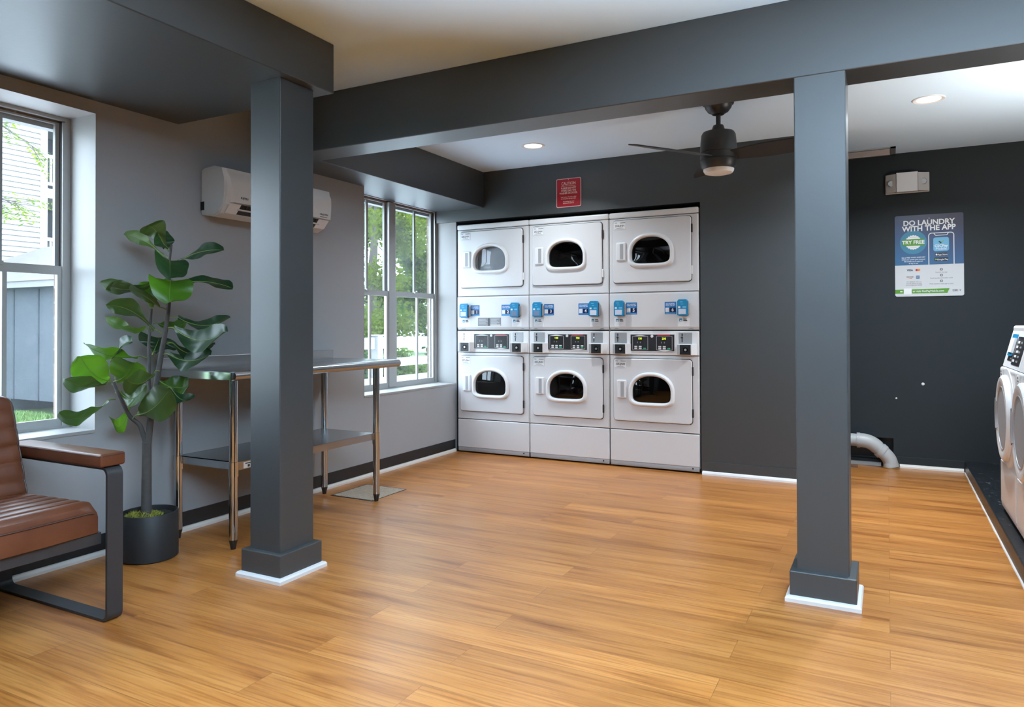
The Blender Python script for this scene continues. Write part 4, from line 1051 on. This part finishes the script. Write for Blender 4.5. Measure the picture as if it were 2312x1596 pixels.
# unseen floor uplighter beside the camera, added to brighten the ceiling
lo_ = (0.70, 0.30, 0); tl = thing('added_floor_uplighter', lo_, 'unseen black can uplighter added beside the viewer to brighten the ceiling', 'added fill lamp')
m = MB(); m.lathe([(0.0, 0.0), (0.15, 0.0), (0.15, 0.30), (0.14, 0.30), (0.14, 0.02), (0.0, 0.02)], lo_, 40); m.build('can', BLACK_METAL, tl, lo_)
m = MB(); m.lathe([(0.16, 0.285), (0.16, 0.305), (0.138, 0.305), (0.138, 0.285), (0.16, 0.285)], lo_, 40); m.build('rim', BLACK_METAL, tl, lo_)
l = bpy.data.lights.new('added_uplight', 'AREA'); l.shape = 'DISK'; l.size = 0.24; l.energy = UP_W; l.color = UP_COL; l.spread = math.radians(118)
l_ = bpy.data.objects.new('added_uplight', l); C.objects.link(l_); l_.parent = tl; l_.location = (0, 0, 0.31); l_.rotation_euler = (PI, 0, 0)

# unseen wall uplighter, added to brighten the ceiling over the washers
so2 = (XR, 4.10, 1.25); ws = thing('added_wall_uplighter', so2, 'unseen black bowl uplighter added above the washers as fill', 'wall lamp')
m = MB(); m.lathe([(0.0, 1.21), (0.06, 1.22), (0.10, 1.29), (0.094, 1.29), (0.056, 1.23), (0.0, 1.222)], (XR-0.105, 4.10, 0), 32).box(XR-0.02, XR, 4.04, 4.16, 1.20, 1.29); m.build('bowl', BLACK_METAL, ws, so2)
l = bpy.data.lights.new('added_uplight', 'AREA'); l.shape = 'DISK'; l.size = 0.16; l.energy = WALL_UP_W; l.color = (1.0, 0.93, 0.85); l.spread = math.radians(165)
l_ = bpy.data.objects.new('added_uplight', l); C.objects.link(l_); l_.parent = ws; l_.location = (-0.105, 0, 0.045); l_.rotation_euler = (PI, 0, 0)

ro = (-0.11, 6.04, ZC); rg = thing('ceiling_register', ro, 'long grey metal air register in the ceiling above the poster wall', 'vent')
m = MB(); a, b, c, d = -0.29, 0.066, 5.905, 6.160; z = ZC
m.box(a, b, c, c+0.02, z-0.010, z).box(a, b, d-0.02, d, z-0.010, z).box(a, a+0.02, c, d, z-0.010, z).box(b-0.035, b, c, d, z-0.010, z); m.build('frame', BRUSHED, rg, ro)
m = MB(); m.box(a+0.02, b-0.035, c+0.02, d-0.02, z-0.003, z-0.001); m.build('backing', GREY_TXT, rg, ro)
m = MB()
for k in range(14):
    y = c+0.03+k*(d-c-0.06)/13; m.box(-0.13, 0.13, -0.007, 0.007, -0.0008, 0.0008, M=Matrix.Translation(((a+b)/2-0.008, y, z-0.006)) @ Matrix.Scale((b-a-0.06)/0.26, 4, (1, 0, 0)) @ Matrix.Rotation(0.5, 4, 'X'))
m.build('slats', BRUSHED, rg, ro)

# ================================================================== SIGNS ON THE WALLS
so_ = (-2.23, YB, 2.134); sg = thing('caution_sign', so_, 'small red caution sign with white lettering above the dryers', 'sign')
a, b, c, d = -2.338, -2.125, 2.018, 2.247; mx_, mz_ = (a+b)/2, (c+d)/2
MB().prism(rrect(a, b, c, d, 0.012), 'y', YB-0.006, YB-0.001).build('border', PINK_EDGE, sg, so_)
MB().prism(rrect(a+0.006, b-0.006, c+0.006, d-0.006, 0.009), 'y', YB-0.0075, YB-0.005).build('panel', RED_SIGN, sg, so_)
m = MB(); fy = YB-0.0082
def line(s_, size, dz, mt, bold=0.012, sq=1.0): m.text(s_, size, lambda u, v: (mx_+u, fy, mz_+dz+v), mt, bold=bold, squash=sq)
line('CAUTION', 0.034, 0.072, CREAM_TXT, 0.0, 0.80); m.box(mx_-0.062, mx_+0.060, fy, fy+0.0005, mz_+0.0525, mz_+0.0545, CREAM_TXT)
line('PLEASE DO NOT', 0.021, 0.036, CREAM_TXT, 0.012, 0.82); line('OVERLOAD THE', 0.021, 0.016, CREAM_TXT, 0.012, 0.82); line('WASHER OR DRYER.', 0.021, -0.004, CREAM_TXT, 0.012, 0.80)
line('Your laundry will not be as clean', 0.0125, -0.034, CREAM_TXT, 0.015, 0.80); line('and drying time will take longer.', 0.0125, -0.047, CREAM_TXT, 0.015, 0.80)
line('Overloading may cause', 0.0125, -0.070, CREAM_TXT, 0.015, 0.82); line('equipment breakdown.', 0.0125, -0.083, CREAM_TXT, 0.015, 0.82)
m.cyl((mx_, YB-0.0074, d-0.012), (mx_, YB-0.011, d-0.012), 0.0025, n=10, m=WHITE_TXT)
m.build('lettering', CREAM_TXT, sg, so_)

pa, pb, pc, pd = 0.056, 0.4995, 1.288, 1.897; py = YR-0.001
poo = (0.278, YR, 1.592); ps = thing('app_poster', poo, 'blue and white laundry app poster on the dark wall', 'poster')
def poster_blue():
    m, N, L, P = new_mat('poster_blue_gradient_print')
    tc = N.new('ShaderNodeTexCoord'); sx = N.new('ShaderNodeSeparateXYZ'); L.new(tc.outputs['Object'], sx.inputs[0])
    mr = N.new('ShaderNodeMapRange'); mr.inputs[1].default_value = -0.10; mr.inputs[2].default_value = 0.30
    L.new(sx.outputs[2], mr.inputs[0])
    a_ = N.new('ShaderNodeMath'); a_.operation = 'MULTIPLY_ADD'; a_.inputs[1].default_value = 0.9; L.new(sx.outputs[0], a_.inputs[0]); L.new(mr.outputs[0], a_.inputs[2])
    r = N.new('ShaderNodeValToRGB'); e = r.color_ramp.elements
    e[0].position = 0.0; e[0].color = srgb(38, 98, 142); e[1].position = 1.0; e[1].color = srgb(64, 62, 82)
    k = e.new(0.5); k.color = srgb(50, 78, 122)
    L.new(a_.outputs[0], r.inputs[0]); L.new(r.outputs[0], P.inputs['Base Color']); P.inputs['Roughness'].default_value = 0.35
    return m
MB().prism(rrect(pa, pb, pc, pd, 0.014), 'y', py-0.005, py).build('panel', mat('poster_white', (0.66, 0.66, 0.67, 1), 0.35), ps, poo)
PZ = pc+0.385*(pd-pc)
pts = [(pa, PZ), (pb, PZ)]+[q for q in rrect(pa, pb, pc, pd, 0.014) if q[1] > PZ+0.1]
MB().prism(pts, 'y', py-0.0058, py-0.004).build('blue_field', poster_blue(), ps, poo)
Wp, Hp = pb-pa, pd-pc
def U(u, v): return (pa+u*Wp, pc+v*Hp)      # poster fractions from lower left
py2 = py-0.0065
def ptext(m, s_, u, v, size, mt, bold=0.0, sq=1.0, align='CENTER', y=None):
    X, Z = U(u, v); m.text(s_, size, lambda a_, b_: (X+a_, (y or py2), Z+b_), mt, align, bold, sq)
def prect(m, u0, u1, v0, v1, mt, y=None, r=0.0):
    (x0, z0), (x1, z1) = U(u0, v0), U(u1, v1); y = y or py2
    m.prism(rrect(x0, x1, z0, z1, r) if r else [(x0, z0), (x1, z0), (x1, z1), (x0, z1)], 'y', y, y+0.0008, mt)
m = MB(); ptext(m, 'DO LAUNDRY', 0.50, 0.900, 0.0535, WHITE_TXT, 0.030, 0.96); ptext(m, 'WITH THE APP', 0.50, 0.830, 0.0535, WHITE_TXT, 0.030, 0.96); m.build('headline', WHITE_TXT, ps, poo)
m = MB(); X, Z = U(0.275, 0.665)
m.prism([(X+0.088*math.cos(k*PI/24), Z+0.088*math.sin(k*PI/24)) for k in range(48)], 'y', py-0.0061, py-0.0055, TEAL)
m.prism([(X+(0.053+0.0022*math.cos(20*k*PI/80))*math.cos(k*PI/80), Z+(0.053+0.0022*math.cos(20*k*PI/80))*math.sin(k*PI/80)) for k in range(160)], 'y', py-0.0068, py-0.0058, WHITE_TXT)
prect(m, 0.115, 0.435, 0.623, 0.705, BADGE_GREEN, py-0.0076)
ptext(m, 'TRY FREE', 0.275, 0.664, 0.036, WHITE_TXT, 0.035, 0.98, y=py-0.0082)
m.box(X-0.02, X+0.02, py-0.0072, py-0.0066, Z+0.037, Z+0.039, CLEAR_LABEL); m.box(X-0.02, X+0.02, py-0.0072, py-0.0066, Z-0.039, Z-0.037, CLEAR_LABEL)
m.build('badge', WHITE_TXT, ps, poo)
m = MB()
for k, s_ in enumerate(('Get a FREE WASH AND DRY', 'when you create your account', 'No credit card required', 'to try it out')): ptext(m, s_, 0.275, 0.478-k*0.0235, 0.0145, WHITE_TXT, 0.01, 0.86)
# phone outline with notch
(x0, z0), (x1, z1) = U(0.495, 0.385), U(0.868, 0.772); t = 0.0055; rr = 0.022
def arch(ins):
    p = [(x0+ins, z0)]
    for cx, a0 in ((x0+rr, PI), (x1-rr, PI/2)):
        p += [(cx+(rr-ins)*math.cos(a0-PI/2*i/6), z1-rr+(rr-ins)*math.sin(a0-PI/2*i/6)) for i in range(7)]
    return p+[(x1-ins, z0)]
A_, B_ = arch(0), arch(t); yA = py2
for i in range(len(A_)-1): m._add([(A_[i][0], yA, A_[i][1]), (A_[i+1][0], yA, A_[i+1][1]), (B_[i+1][0], yA, B_[i+1][1]), (B_[i][0], yA, B_[i][1])], [[0, 1, 2, 3]], WHITE_TXT)
xm = (x0+x1)/2
nt = [(xm-0.047, z1-0.004), (xm-0.036, z1-0.021), (xm+0.036, z1-0.021), (xm+0.047, z1-0.004)]
for i in range(3):
    p, q = Vector((nt[i][0], 0, nt[i][1])), Vector((nt[i+1][0], 0, nt[i+1][1])); s2 = (q-p).normalized().cross(Vector((0, 1, 0)))*0.0022
    m._add([(p.x-s2.x, yA, p.z-s2.z), (q.x-s2.x, yA, q.z-s2.z), (q.x+s2.x, yA, q.z+s2.z), (p.x+s2.x, yA, p.z+s2.z)], [[0, 1, 2, 3]], WHITE_TXT)
m.build('phone_outline', WHITE_TXT, ps, poo)
m = MB(); prect(m, 0.568, 0.792, 0.545, 0.712, SKY_BLUE, r=0.014)
X, Z = U(0.68, 0.655); y3 = py-0.0075
m.prism([(X-0.018, Z+0.004), (X-0.002, Z-0.012), (X+0.004, Z-0.004), (X-0.010, Z+0.008)], 'y', y3, y3+0.0005, STICKER_NAVY); m.prism([(X-0.002, Z-0.012), (X+0.018, Z+0.012), (X+0.006, Z+0.010), (X-0.001, Z-0.002)], 'y', y3, y3+0.0005, LIME)
ptext(m, 'CSCPay', 0.68, 0.608, 0.026, WHITE_TXT, 0.025, y=y3); ptext(m, 'Mobile', 0.68, 0.573, 0.026, WHITE_TXT, 0.0, y=y3); m.build('app_tile', SKY_BLUE, ps, poo)
m = MB(); prect(m, 0.592, 0.768, 0.484, 0.523, BLACK, r=0.004); prect(m, 0.582, 0.782, 0.424, 0.468, BLACK, r=0.004)
ptext(m, 'App Store', 0.70, 0.501, 0.0165, WHITE_TXT, 0.01, 0.9, y=y3); ptext(m, 'Google Play', 0.70, 0.442, 0.0165, WHITE_TXT, 0.01, 0.9, y=y3)
X, Z = U(0.613, 0.503); m.prism([(X+0.006*math.cos(k*PI/8), Z+0.0065*math.sin(k*PI/8)) for k in range(16)], 'y', y3, y3+0.0005, WHITE_TXT)
X, Z = U(0.607, 0.446); m.prism([(X-0.005, Z-0.007), (X+0.007, Z), (X-0.005, Z+0.007)], 'y', y3, y3+0.0005, LIME)
m.build('store_badges', BLACK, ps, poo)
m = MB(); ptext(m, 'VISA', 0.222, 0.322, 0.020, STICKER_NAVY, 0.03)
for du, mt in ((-0.016, LOGO_RED), (0.016, LOGO_ORANGE)):
    X, Z = U(0.338+du, 0.323); m.prism([(X+0.0085*math.cos(k*PI/12), Z+0.0085*math.sin(k*PI/12)) for k in range(24)], 'y', py2-0.0004*(du > 0), py2+0.0008, mt)
ptext(m, 'DISCOVER', 0.222, 0.240, 0.0115, DARK_TXT, 0.01, 0.85); X, Z = U(0.222, 0.226); m.prism([(X-0.014, Z-0.004), (X+0.014, Z-0.004), (X+0.014, Z+0.002)], 'y', py2, py2+0.0008, LOGO_ORANGE)
prect(m, 0.312, 0.364, 0.217, 0.254, AMEX); ptext(m, 'AMEX', 0.338, 0.236, 0.0085, WHITE_TXT, 0.01, 0.9, y=y3)
m.build('card_logos', AMEX, ps, poo)
m = MB()
for k, s_ in enumerate(('PAY DIRECT with our', 'easy-fill options to save', 'time and get you started')): ptext(m, s_, 0.28, 0.178-k*0.019, 0.0125, GREY_TXT, 0.0, 0.86)
for k, s_ in enumerate(('Launch the app', 'Load laundry and select cycle', 'Push machine with app to start')):
    v = 0.323-k*0.070; X, Z = U(0.68, v)
    m.prism([(X+0.010*math.cos(j*PI/12), Z+0.010*math.sin(j*PI/12)) for j in range(24)], 'y', py2, py2+0.0008, GREY_TXT)
    ptext(m, str(k+1), 0.68, v, 0.015, WHITE_TXT, 0.02, y=y3); ptext(m, s_, 0.68, v-0.034, 0.0135, GREY_TXT, 0.0, 0.9)
m.build('small_print', GREY_TXT, ps, poo)
m = MB(); (x0, z0), (x1, z1) = U(0.0, 0.037), U(0.795, 0.085); m.prism([(x0, z0), (x1-0.014, z0), (x1, z1+0.004), (x0, z1)], 'y', py2, py2+0.001, BADGE_GREEN)
prect(m, 0.128, 0.246, 0.022, 0.100, WHITE_TXT, py-0.0072, 0.004)
ptext(m, 'or visit GetPayMobile.com', 0.49, 0.062, 0.0205, WHITE_TXT, 0.012, 0.92, y=y3); prect(m, 0.075, 0.11, 0.054, 0.068, WHITE_TXT, y3)
ptext(m, 'CSC', 0.875, 0.066, 0.019, DARK_TXT, 0.02); X, Z = U(0.945, 0.068); m.prism([(X-0.006, Z+0.004), (X, Z-0.007), (X+0.007, Z+0.006), (X, Z)], 'y', py2, py2+0.0008, DARK_TXT)
m.build('web_banner', BADGE_GREEN, ps, poo)
m = MB(); X, Z = U(0.51, 0.952); m.cyl((X, py-0.0055, Z), (X, py-0.008, Z), 0.003, n=10); m.build('screw', WHITE_TXT, ps, poo)

# ================================================================== EMERGENCY LIGHT, PIPE, SMALL BITS
eo = (0.14, YR, 2.14); em = thing('emergency_light', eo, 'white emergency light box with two clear lamp ends above the poster', 'emergency light')
MB().box(-0.006, 0.287, YR-0.012, YR-0.001, 2.066, 2.214, bev=0.006).build('backplate', CLEAR_LENS, em, eo)
MB().prism([(0.066, YR-0.012), (0.070, YR-0.075), (0.209, YR-0.075), (0.213, YR-0.012)], 'z', 2.070, 2.213).build('body', APPLIANCE_TRIM, em, eo)
for x0, x1, s_ in ((0.0, 0.067, 1), (0.212, 0.280, -1)):
    m = MB(); inner, outer = (x1, x0) if s_ == 1 else (x0, x1)
    m.prism([(outer, YR-0.012), (outer, YR-0.030), (inner, YR-0.070), (inner, YR-0.012)], 'z', 2.072, 2.208); le = m.build('lamp_lens', CLEAR_LENS, em, eo)
    m = MB(); xc = (x0+x1)/2; m.lathe([(0.020, YR-0.056), (0.024, YR-0.052), (0.016, YR-0.045)], (xc, 0, 2.14), 20, axis='y'); m.build('lamp_reflector', BRUSHED, le, eo)

pp = thing('drain_pipe', (0.018, 6.09, 0), 'grey plastic drain pipe bending down into the floor by the dark wall', 'pipe'); pv = (0.018, 6.09, 0)
r = 0.047
path = smooth_path([(-0.45, 6.075, 0.198), (-0.24, 6.075, 0.198), (-0.17, 6.075, 0.196)], 4); m = MB(); m.tube(path, r, 28).build('straight_pipe', PVC, pp, pv)
arc = [(-0.205, 6.075, 0.198), (-0.165, 6.076, 0.197), (-0.13, 6.078, 0.189), (-0.098, 6.08, 0.172), (-0.072, 6.082, 0.150)]
m = MB(); m.tube(smooth_path(arc, 4), r+0.006, 28); el = m.build('elbow', PVC, pp, pv)
m = MB(); m.tube([(-0.212, 6.075, 0.198), (-0.19, 6.075, 0.198)], r+0.010, 28); m.build('collar', PVC, el, pv)
arc = [(-0.088, 6.081, 0.164), (-0.055, 6.083, 0.134), (-0.022, 6.086, 0.104), (0.0, 6.088, 0.076), (0.012, 6.09, 0.05), (0.017, 6.09, 0.022)]
m = MB(); m.tube(smooth_path(arc, 4), r+0.003, 28); el = m.build('elbow', PVC, pp, pv)
m = MB(); m.tube([(-0.060, 6.083, 0.138), (-0.036, 6.085, 0.116)], r+0.009, 28).tube([(0.015, 6.09, 0.034), (0.018, 6.09, 0.012)], r+0.006, 28); m.build('collar', PVC, el, pv)
m = MB(); m.lathe([(r+0.010, 0.0), (r+0.010, 0.010), (r-0.004, 0.014), (0, 0.014)], pv, 32); m.build('floor_flange', BRASS, pp, pv)
tag(MB().box(-0.275, -0.205, 6.005, 6.035, 0.0, 0.016, bev=0.002).build('wood_block', WOOD_BLOCK), 'small brown wood offcut lying on the floor by the pipe', 'wood block')
for (x, z, rr, lb) in ((0.233, 0.633, 0.011, 'larger white filler spot on the dark wall below the poster'), (0.057, 0.519, 0.0065, 'smaller white filler spot low on the dark wall, left of the larger one')):
    m = MB(); m.lathe([(rr*1.0, YR-0.0005), (rr*0.8, YR-0.003), (0, YR-0.004)], (x, 0, z), 14, axis='y'); tag(m.build('wall_plug', WHITE_PAINT), lb, 'wall plug', 'white filler spots')

# ================================================================== OUTSIDE
GZ = -0.16
struct(MB().box(-45, -3.62, -30, 45, GZ-0.2, GZ).build('ground', GRASS), 'green lawn outside the windows')
struct(MB().box(-9.7, -3.63, -12, 30, GZ-0.01, GZ+0.012).build('path', mat('pale_bounce_ground', (0.60, 0.60, 0.61, 1), 0.9, var=0.10, scale=2, bump=0.2, bscale=30)), 'pale ground strip along the building, gravel widened to bounce light')  # gravel at the fence, widened and paled to reflect light indoors
rnd = random.Random(11)
m = MB()
for k in range(9000):
    x, y = rnd.uniform(-13.0, -9.75), rnd.uniform(3.2, 5.86)
    h = rnd.uniform(0.03, 0.075); a = rnd.uniform(0, PI); dx, dy = 0.008*math.cos(a), 0.008*math.sin(a); lx, ly = rnd.uniform(-.04, .04), rnd.uniform(-.04, .04)
    m._add([(x-dx, y-dy, GZ), (x+dx, y+dy, GZ), (x+lx, y+ly, GZ+h)], [[0, 1, 2]], BLADE)
tag(m.build('grass', BLADE, recalc=False), 'tufts of lawn grass in front of the blue grey shed', 'grass', None, 'stuff')

# white sided house
hx = -15.0; hy = 8.44; hO = (hx, 5.0, GZ)
hs = thing('neighbouring_house', hO, 'white clapboard house with corner balconies seen through the first window', 'house')
m = MB(); lap = 0.104; zz = GZ
while zz < 5.9:
    m._add([(hx+0.035, -3, zz), (hx+0.035, hy-0.12, zz), (hx+0.002, hy-0.12, zz+lap), (hx+0.002, -3, zz+lap), (hx+0.002, -3, zz), (hx+0.002, hy-0.12, zz)], [[0, 1, 2, 3], [4, 5, 1, 0]]); zz += lap
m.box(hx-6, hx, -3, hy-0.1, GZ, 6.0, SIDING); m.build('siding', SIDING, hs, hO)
MB().box(hx-0.1, hx+0.03, hy-0.14, hy, GZ, 6.0).build('corner_board', SIDING_TRIM, hs, hO)
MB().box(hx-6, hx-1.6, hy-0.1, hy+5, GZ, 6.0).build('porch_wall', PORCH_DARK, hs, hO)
MB().box(hx-6, hx+0.6, -3.4, hy+5.3, 6.0, 6.25).build('eaves', SIDING_TRIM, hs, hO)
for k, (zf, zr) in enumerate(((3.70, 4.56), (1.98, 2.88), (5.30, 5.9))):
    MB().box(hx-1.6, hx, hy, hy+5, zf-0.02, zf+0.17).build('balcony_deck', SIDING_TRIM, hs, hO)
    m = MB(); m.box(hx-0.07, hx, hy, hy+5, zr-0.07, zr).box(hx-0.06, hx-0.01, hy, hy+5, zf+0.24, zf+0.30)
    for q in range(36): y = hy+0.07+q*0.135; m.box(hx-0.055, hx-0.015, y, y+0.042, zf+0.28, zr-0.05)
    m.build('railing', SIDING_TRIM, hs, hO)
# shed
sO = (-10.9, 6.4, GZ); sh = thing('garden_shed', sO, 'blue grey panelled shed with a shingled hip roof on the lawn', 'shed')
sx0, sx1, sy0, sy1 = -13.2, -8.4, 5.90, 8.3
MB().box(sx0, sx1, sy0, sy1, 0.03, 1.66).build('wall_panel', SHED_BLUE, sh, sO)
m = MB()
x = sx0+0.02
for k in range(8):
    xb = -11.289+(k-3)*0.624
    if sx0 < xb < sx1: m.box(xb-0.014, xb+0.014, sy0-0.012, sy0, 0.03, 1.62)
m.build('battens', SHED_LINE, sh, sO)
MB().box(sx0-0.2, sx1+0.2, sy0-0.2, sy0-0.16, 1.63, 1.72).build('fascia', FASCIA, sh, sO)
m = MB(); ez = 1.72; rz_ = 2.43; ry = 7.1
A, B, Cc, Dd = (sx0-0.25, sy0-0.22, ez), (sx1+0.25, sy0-0.22, ez), (sx1+0.25, sy1+0.22, ez), (sx0-0.25, sy1+0.22, ez); E, F_ = (-12.73, ry, rz_), (-9.4, ry, rz_)
m._add([A, B, Cc, Dd, E, F_], [[0, 1, 5, 4], [1, 2, 5], [2, 3, 4, 5], [3, 0, 4], [3, 2, 1, 0]]); m.build('roof', SHED_ROOF, sh, sO)
for k in range(4):
    xa = sx0+0.1+k*1.45; MB().box(xa, xa+0.25, sy0+0.02, sy1-0.1, GZ, 0.035).build('skid', SHED_LINE, sh, sO)

# white rail fence
fO = (-7.0, 12.0, GZ); fe = thing('rail_fence', fO, 'white three rail fence seen through the second window', 'fence')
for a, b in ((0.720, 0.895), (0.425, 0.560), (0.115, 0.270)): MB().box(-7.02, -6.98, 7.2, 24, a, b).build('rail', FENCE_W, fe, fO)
for k in range(7):
    y = 8.87+(k-0)*2.4; m = MB(); m.box(-7.065, -6.935, y-0.065, y+0.065, GZ, 0.915).box(-7.085, -6.915, y-0.085, y+0.085, 0.915, 0.94, bev=0.01); m.build('post', FENCE_W, fe, fO)
MB().box(-7.065, -6.935, 7.14, 7.27, GZ, 0.915).build('post', FENCE_W, fe, fO)

def crown(m, blobs, n, size, rn, mt):
    for k in range(n):
        cx, cy, cz, rx, rz = blobs[rn.randrange(len(blobs))]
        while True:
            p = Vector((rn.uniform(-1, 1), rn.uniform(-1, 1), rn.uniform(-1, 1)))
            if 0.15 < p.length <= 1: break
        p = p*(0.55+0.45*rn.random()); c = Vector((cx+p.x*rx, cy+p.y*rx, cz+p.z*rz))
        d = Vector((rn.uniform(-1, 1), rn.uniform(-1, 1), rn.uniform(-0.9, 0.5))).normalized()*size*rn.uniform(0.6, 1.3)
        s_ = d.cross(Vector((rn.uniform(-1, 1), rn.uniform(-1, 1), rn.uniform(0.2, 1)))).normalized()*size*0.30
        m._add([c, c+d*0.4+s_, c+d, c+d*0.4-s_], [[0, 1, 2, 3]], mt)
def tree(x, y, h, rad, leaves, mt, label, seed, size=0.2, lean=(0, 0), low=1.2, cat='tree', name='tree', nb=26, group=None):
    rn = random.Random(seed); o = (x, y, GZ); t = thing(name, o, label, cat, group)
    top = Vector((x+lean[0], y+lean[1], h*0.8))
    P_ = smooth_path([(x, y, GZ), (x+lean[0]*0.3, y+lean[1]*0.3, h*0.3), (x+lean[0]*0.75, y+lean[1]*0.7, h*0.55), top], 4)
    m = MB(); m.tube(P_, taper(P_, 0.055*h*0.5, 0.02), 10)
    blobs = []
    for k in range(nb):
        a, rr, z = rn.uniform(0, 2*PI), rad*math.sqrt(rn.random()), rn.uniform(low, h)
        k_ = 1-0.5*abs((z-low)/(h-low)-0.45); c = (x+lean[0]*0.6+rr*k_*math.cos(a), y+lean[1]*0.6+rr*k_*math.sin(a), z)
        blobs.append((*c, rad*0.34, rad*0.28))
        if k % 2 == 0:
            q = P_[min(len(P_)-1, int(len(P_)*min(1, max(0.25, z/h*0.9))))]; m.tube([q, (q+Vector(c))/2+Vector((0, 0, -0.1)), c], [0.035, 0.02, 0.008], 6)
    m.build('trunk', BARK, t, o)
    m = MB(); crown(m, blobs, leaves, size, rn, mt); f = m.build('foliage', mt, t, o, recalc=False, auto=False); f['kind'] = 'stuff'
    return t
tree(-11.8, 12.8, 6.8, 2.3, 36000, TREE_LEAF[0], 'yellow green tree with a leaning trunk beyond the fence', 1, 0.105, (0.9, 1.0), 1.0)
tree(-14.2, 17.6, 8.0, 2.3, 28000, TREE_LEAF[1], 'mid green tree farther behind the fence', 2, 0.16, (0.2, 0.2), 0.9)
tree(-9.4, 17.4, 6.8, 1.9, 26000, TREE_LEAF[1], 'mid green tree close behind the fence on its dryer end', 3, 0.115, (0.2, 0.5), 0.8)
tree(-19.5, 18.0, 8.5, 2.6, 16000, TREE_LEAF[2], 'dark green tree at the back on the shed side', 4, 0.25, (0.1, 0.2), 0.4)
tree(-20.0, 26.0, 10.0, 3.2, 16000, TREE_LEAF[2], 'tall dark green tree at the very back', 5, 0.33, (0, 0), 0.4)
tree(-12.5, 23.5, 9.0, 2.9, 18000, TREE_LEAF[1], 'big mid green tree at the back on the dryer side', 6, 0.25, (0, 0), 0.4)
def bush(x, y, r, n, mt, label, seed):
    rn = random.Random(seed); o = (x, y, GZ); t = thing('bush', o, label, 'bush', 'bushes behind the fence')
    blobs = [(x+rn.uniform(-r, r)*0.6, y+rn.uniform(-r, r)*0.6, GZ+rn.uniform(0.25, 0.9)*r, r*0.55, r*0.42) for _ in range(8)]
    m = MB()
    for b in blobs: m.tube([(x, y, GZ), (b[0], b[1], b[2])], [0.02, 0.006], 5)
    m.build('stems', BARK, t, o); m = MB(); crown(m, blobs, n, 0.11, rn, mt); f = m.build('foliage', mt, t, o, recalc=False, auto=False); f['kind'] = 'stuff'
for i, (x, y, r_, k, lb) in enumerate(((-8.15, 9.7, 0.65, 2, 'dark low bush behind the fence, nearest the fence post'), (-8.2, 11.35, 0.7, 1, 'mid green bush behind the fence, between the two end bushes'), (-8.15, 13.2, 0.7, 2, 'dark bush behind the fence, last one towards the dryers'))):
    bush(x, y, r_, 2200, TREE_LEAF[k], lb, 30+i)
# small-leaved tree by the first window, its branches across the siding
rn = random.Random(21); tO = (-6.6, 1.9, GZ); t = thing('honey_locust_tree', tO, 'small feathery leaved tree with branches hanging before the white house', 'tree')
m = MB(); P_ = smooth_path([(-6.6, 1.9, GZ), (-6.55, 1.95, 1.2), (-6.6, 2.0, 2.4), (-6.7, 2.1, 4.0)], 5); m.tube(P_, taper(P_, 0.09, 0.03), 10); m.build('trunk', BARK, t, tO)
m = MB(); lf = MB()
def pinnate(p, d, n, ln):
    d = Vector(d).normalized(); s_ = d.cross(Vector((0, 0, 1))).normalized()
    for i in range(n):
        c = Vector(p)+d*ln*i/n+Vector((0, 0, -0.10*ln*(i/n)**2))
        for sg in (-1, 1):
            e = (s_*sg+d*0.45+Vector((0, 0, rn.uniform(-0.5, 0.2)))).normalized()*rn.uniform(0.045, 0.075); w_ = d*0.012
            lf._add([c, c+e*0.5+w_, c+e, c+e*0.5-w_], [[0, 1, 2, 3]], TREE_LEAF[rn.choice((0, 0, 1))])
for (z0, pts) in ((0, [(-6.64, 2.05, 3.15), (-6.5, 2.6, 3.05), (-6.4, 3.05, 2.82), (-6.35, 3.45, 2.60)]), (1, [(-6.6, 2.0, 2.55), (-6.5, 2.55, 2.35), (-6.45, 3.05, 2.16), (-6.4, 3.35, 2.12)]),
                  (2, [(-6.6, 2.0, 2.35), (-6.4, 2.45, 2.12), (-6.3, 2.85, 1.98)]), (3, [(-6.66, 2.05, 3.4), (-6.3, 2.5, 3.1), (-6.2, 2.95, 2.92)]), (4, [(-6.6, 2.0, 2.8), (-6.2, 2.4, 2.2), (-6.1, 2.6, 2.0)])):
    P_ = smooth_path(pts, 6); m.tube(P_, taper(P_, 0.016, 0.004), 6)
    for k, p in enumerate(P_[3:]):
        for q in range(2):
            d = Vector((rn.uniform(-0.6, 0.8), rn.uniform(-0.2, 1), rn.uniform(-0.7, 0.25))); e = p+d.normalized()*rn.uniform(0.1, 0.28)
            m.tube([p, e], [0.004, 0.002], 4); pinnate(p*0.6+e*0.4, e-p, 7, 0.24)
m.build('branches', BARK, t, tO); f = lf.build('foliage', TREE_LEAF[0], t, tO, recalc=False, auto=False); f['kind'] = 'stuff'
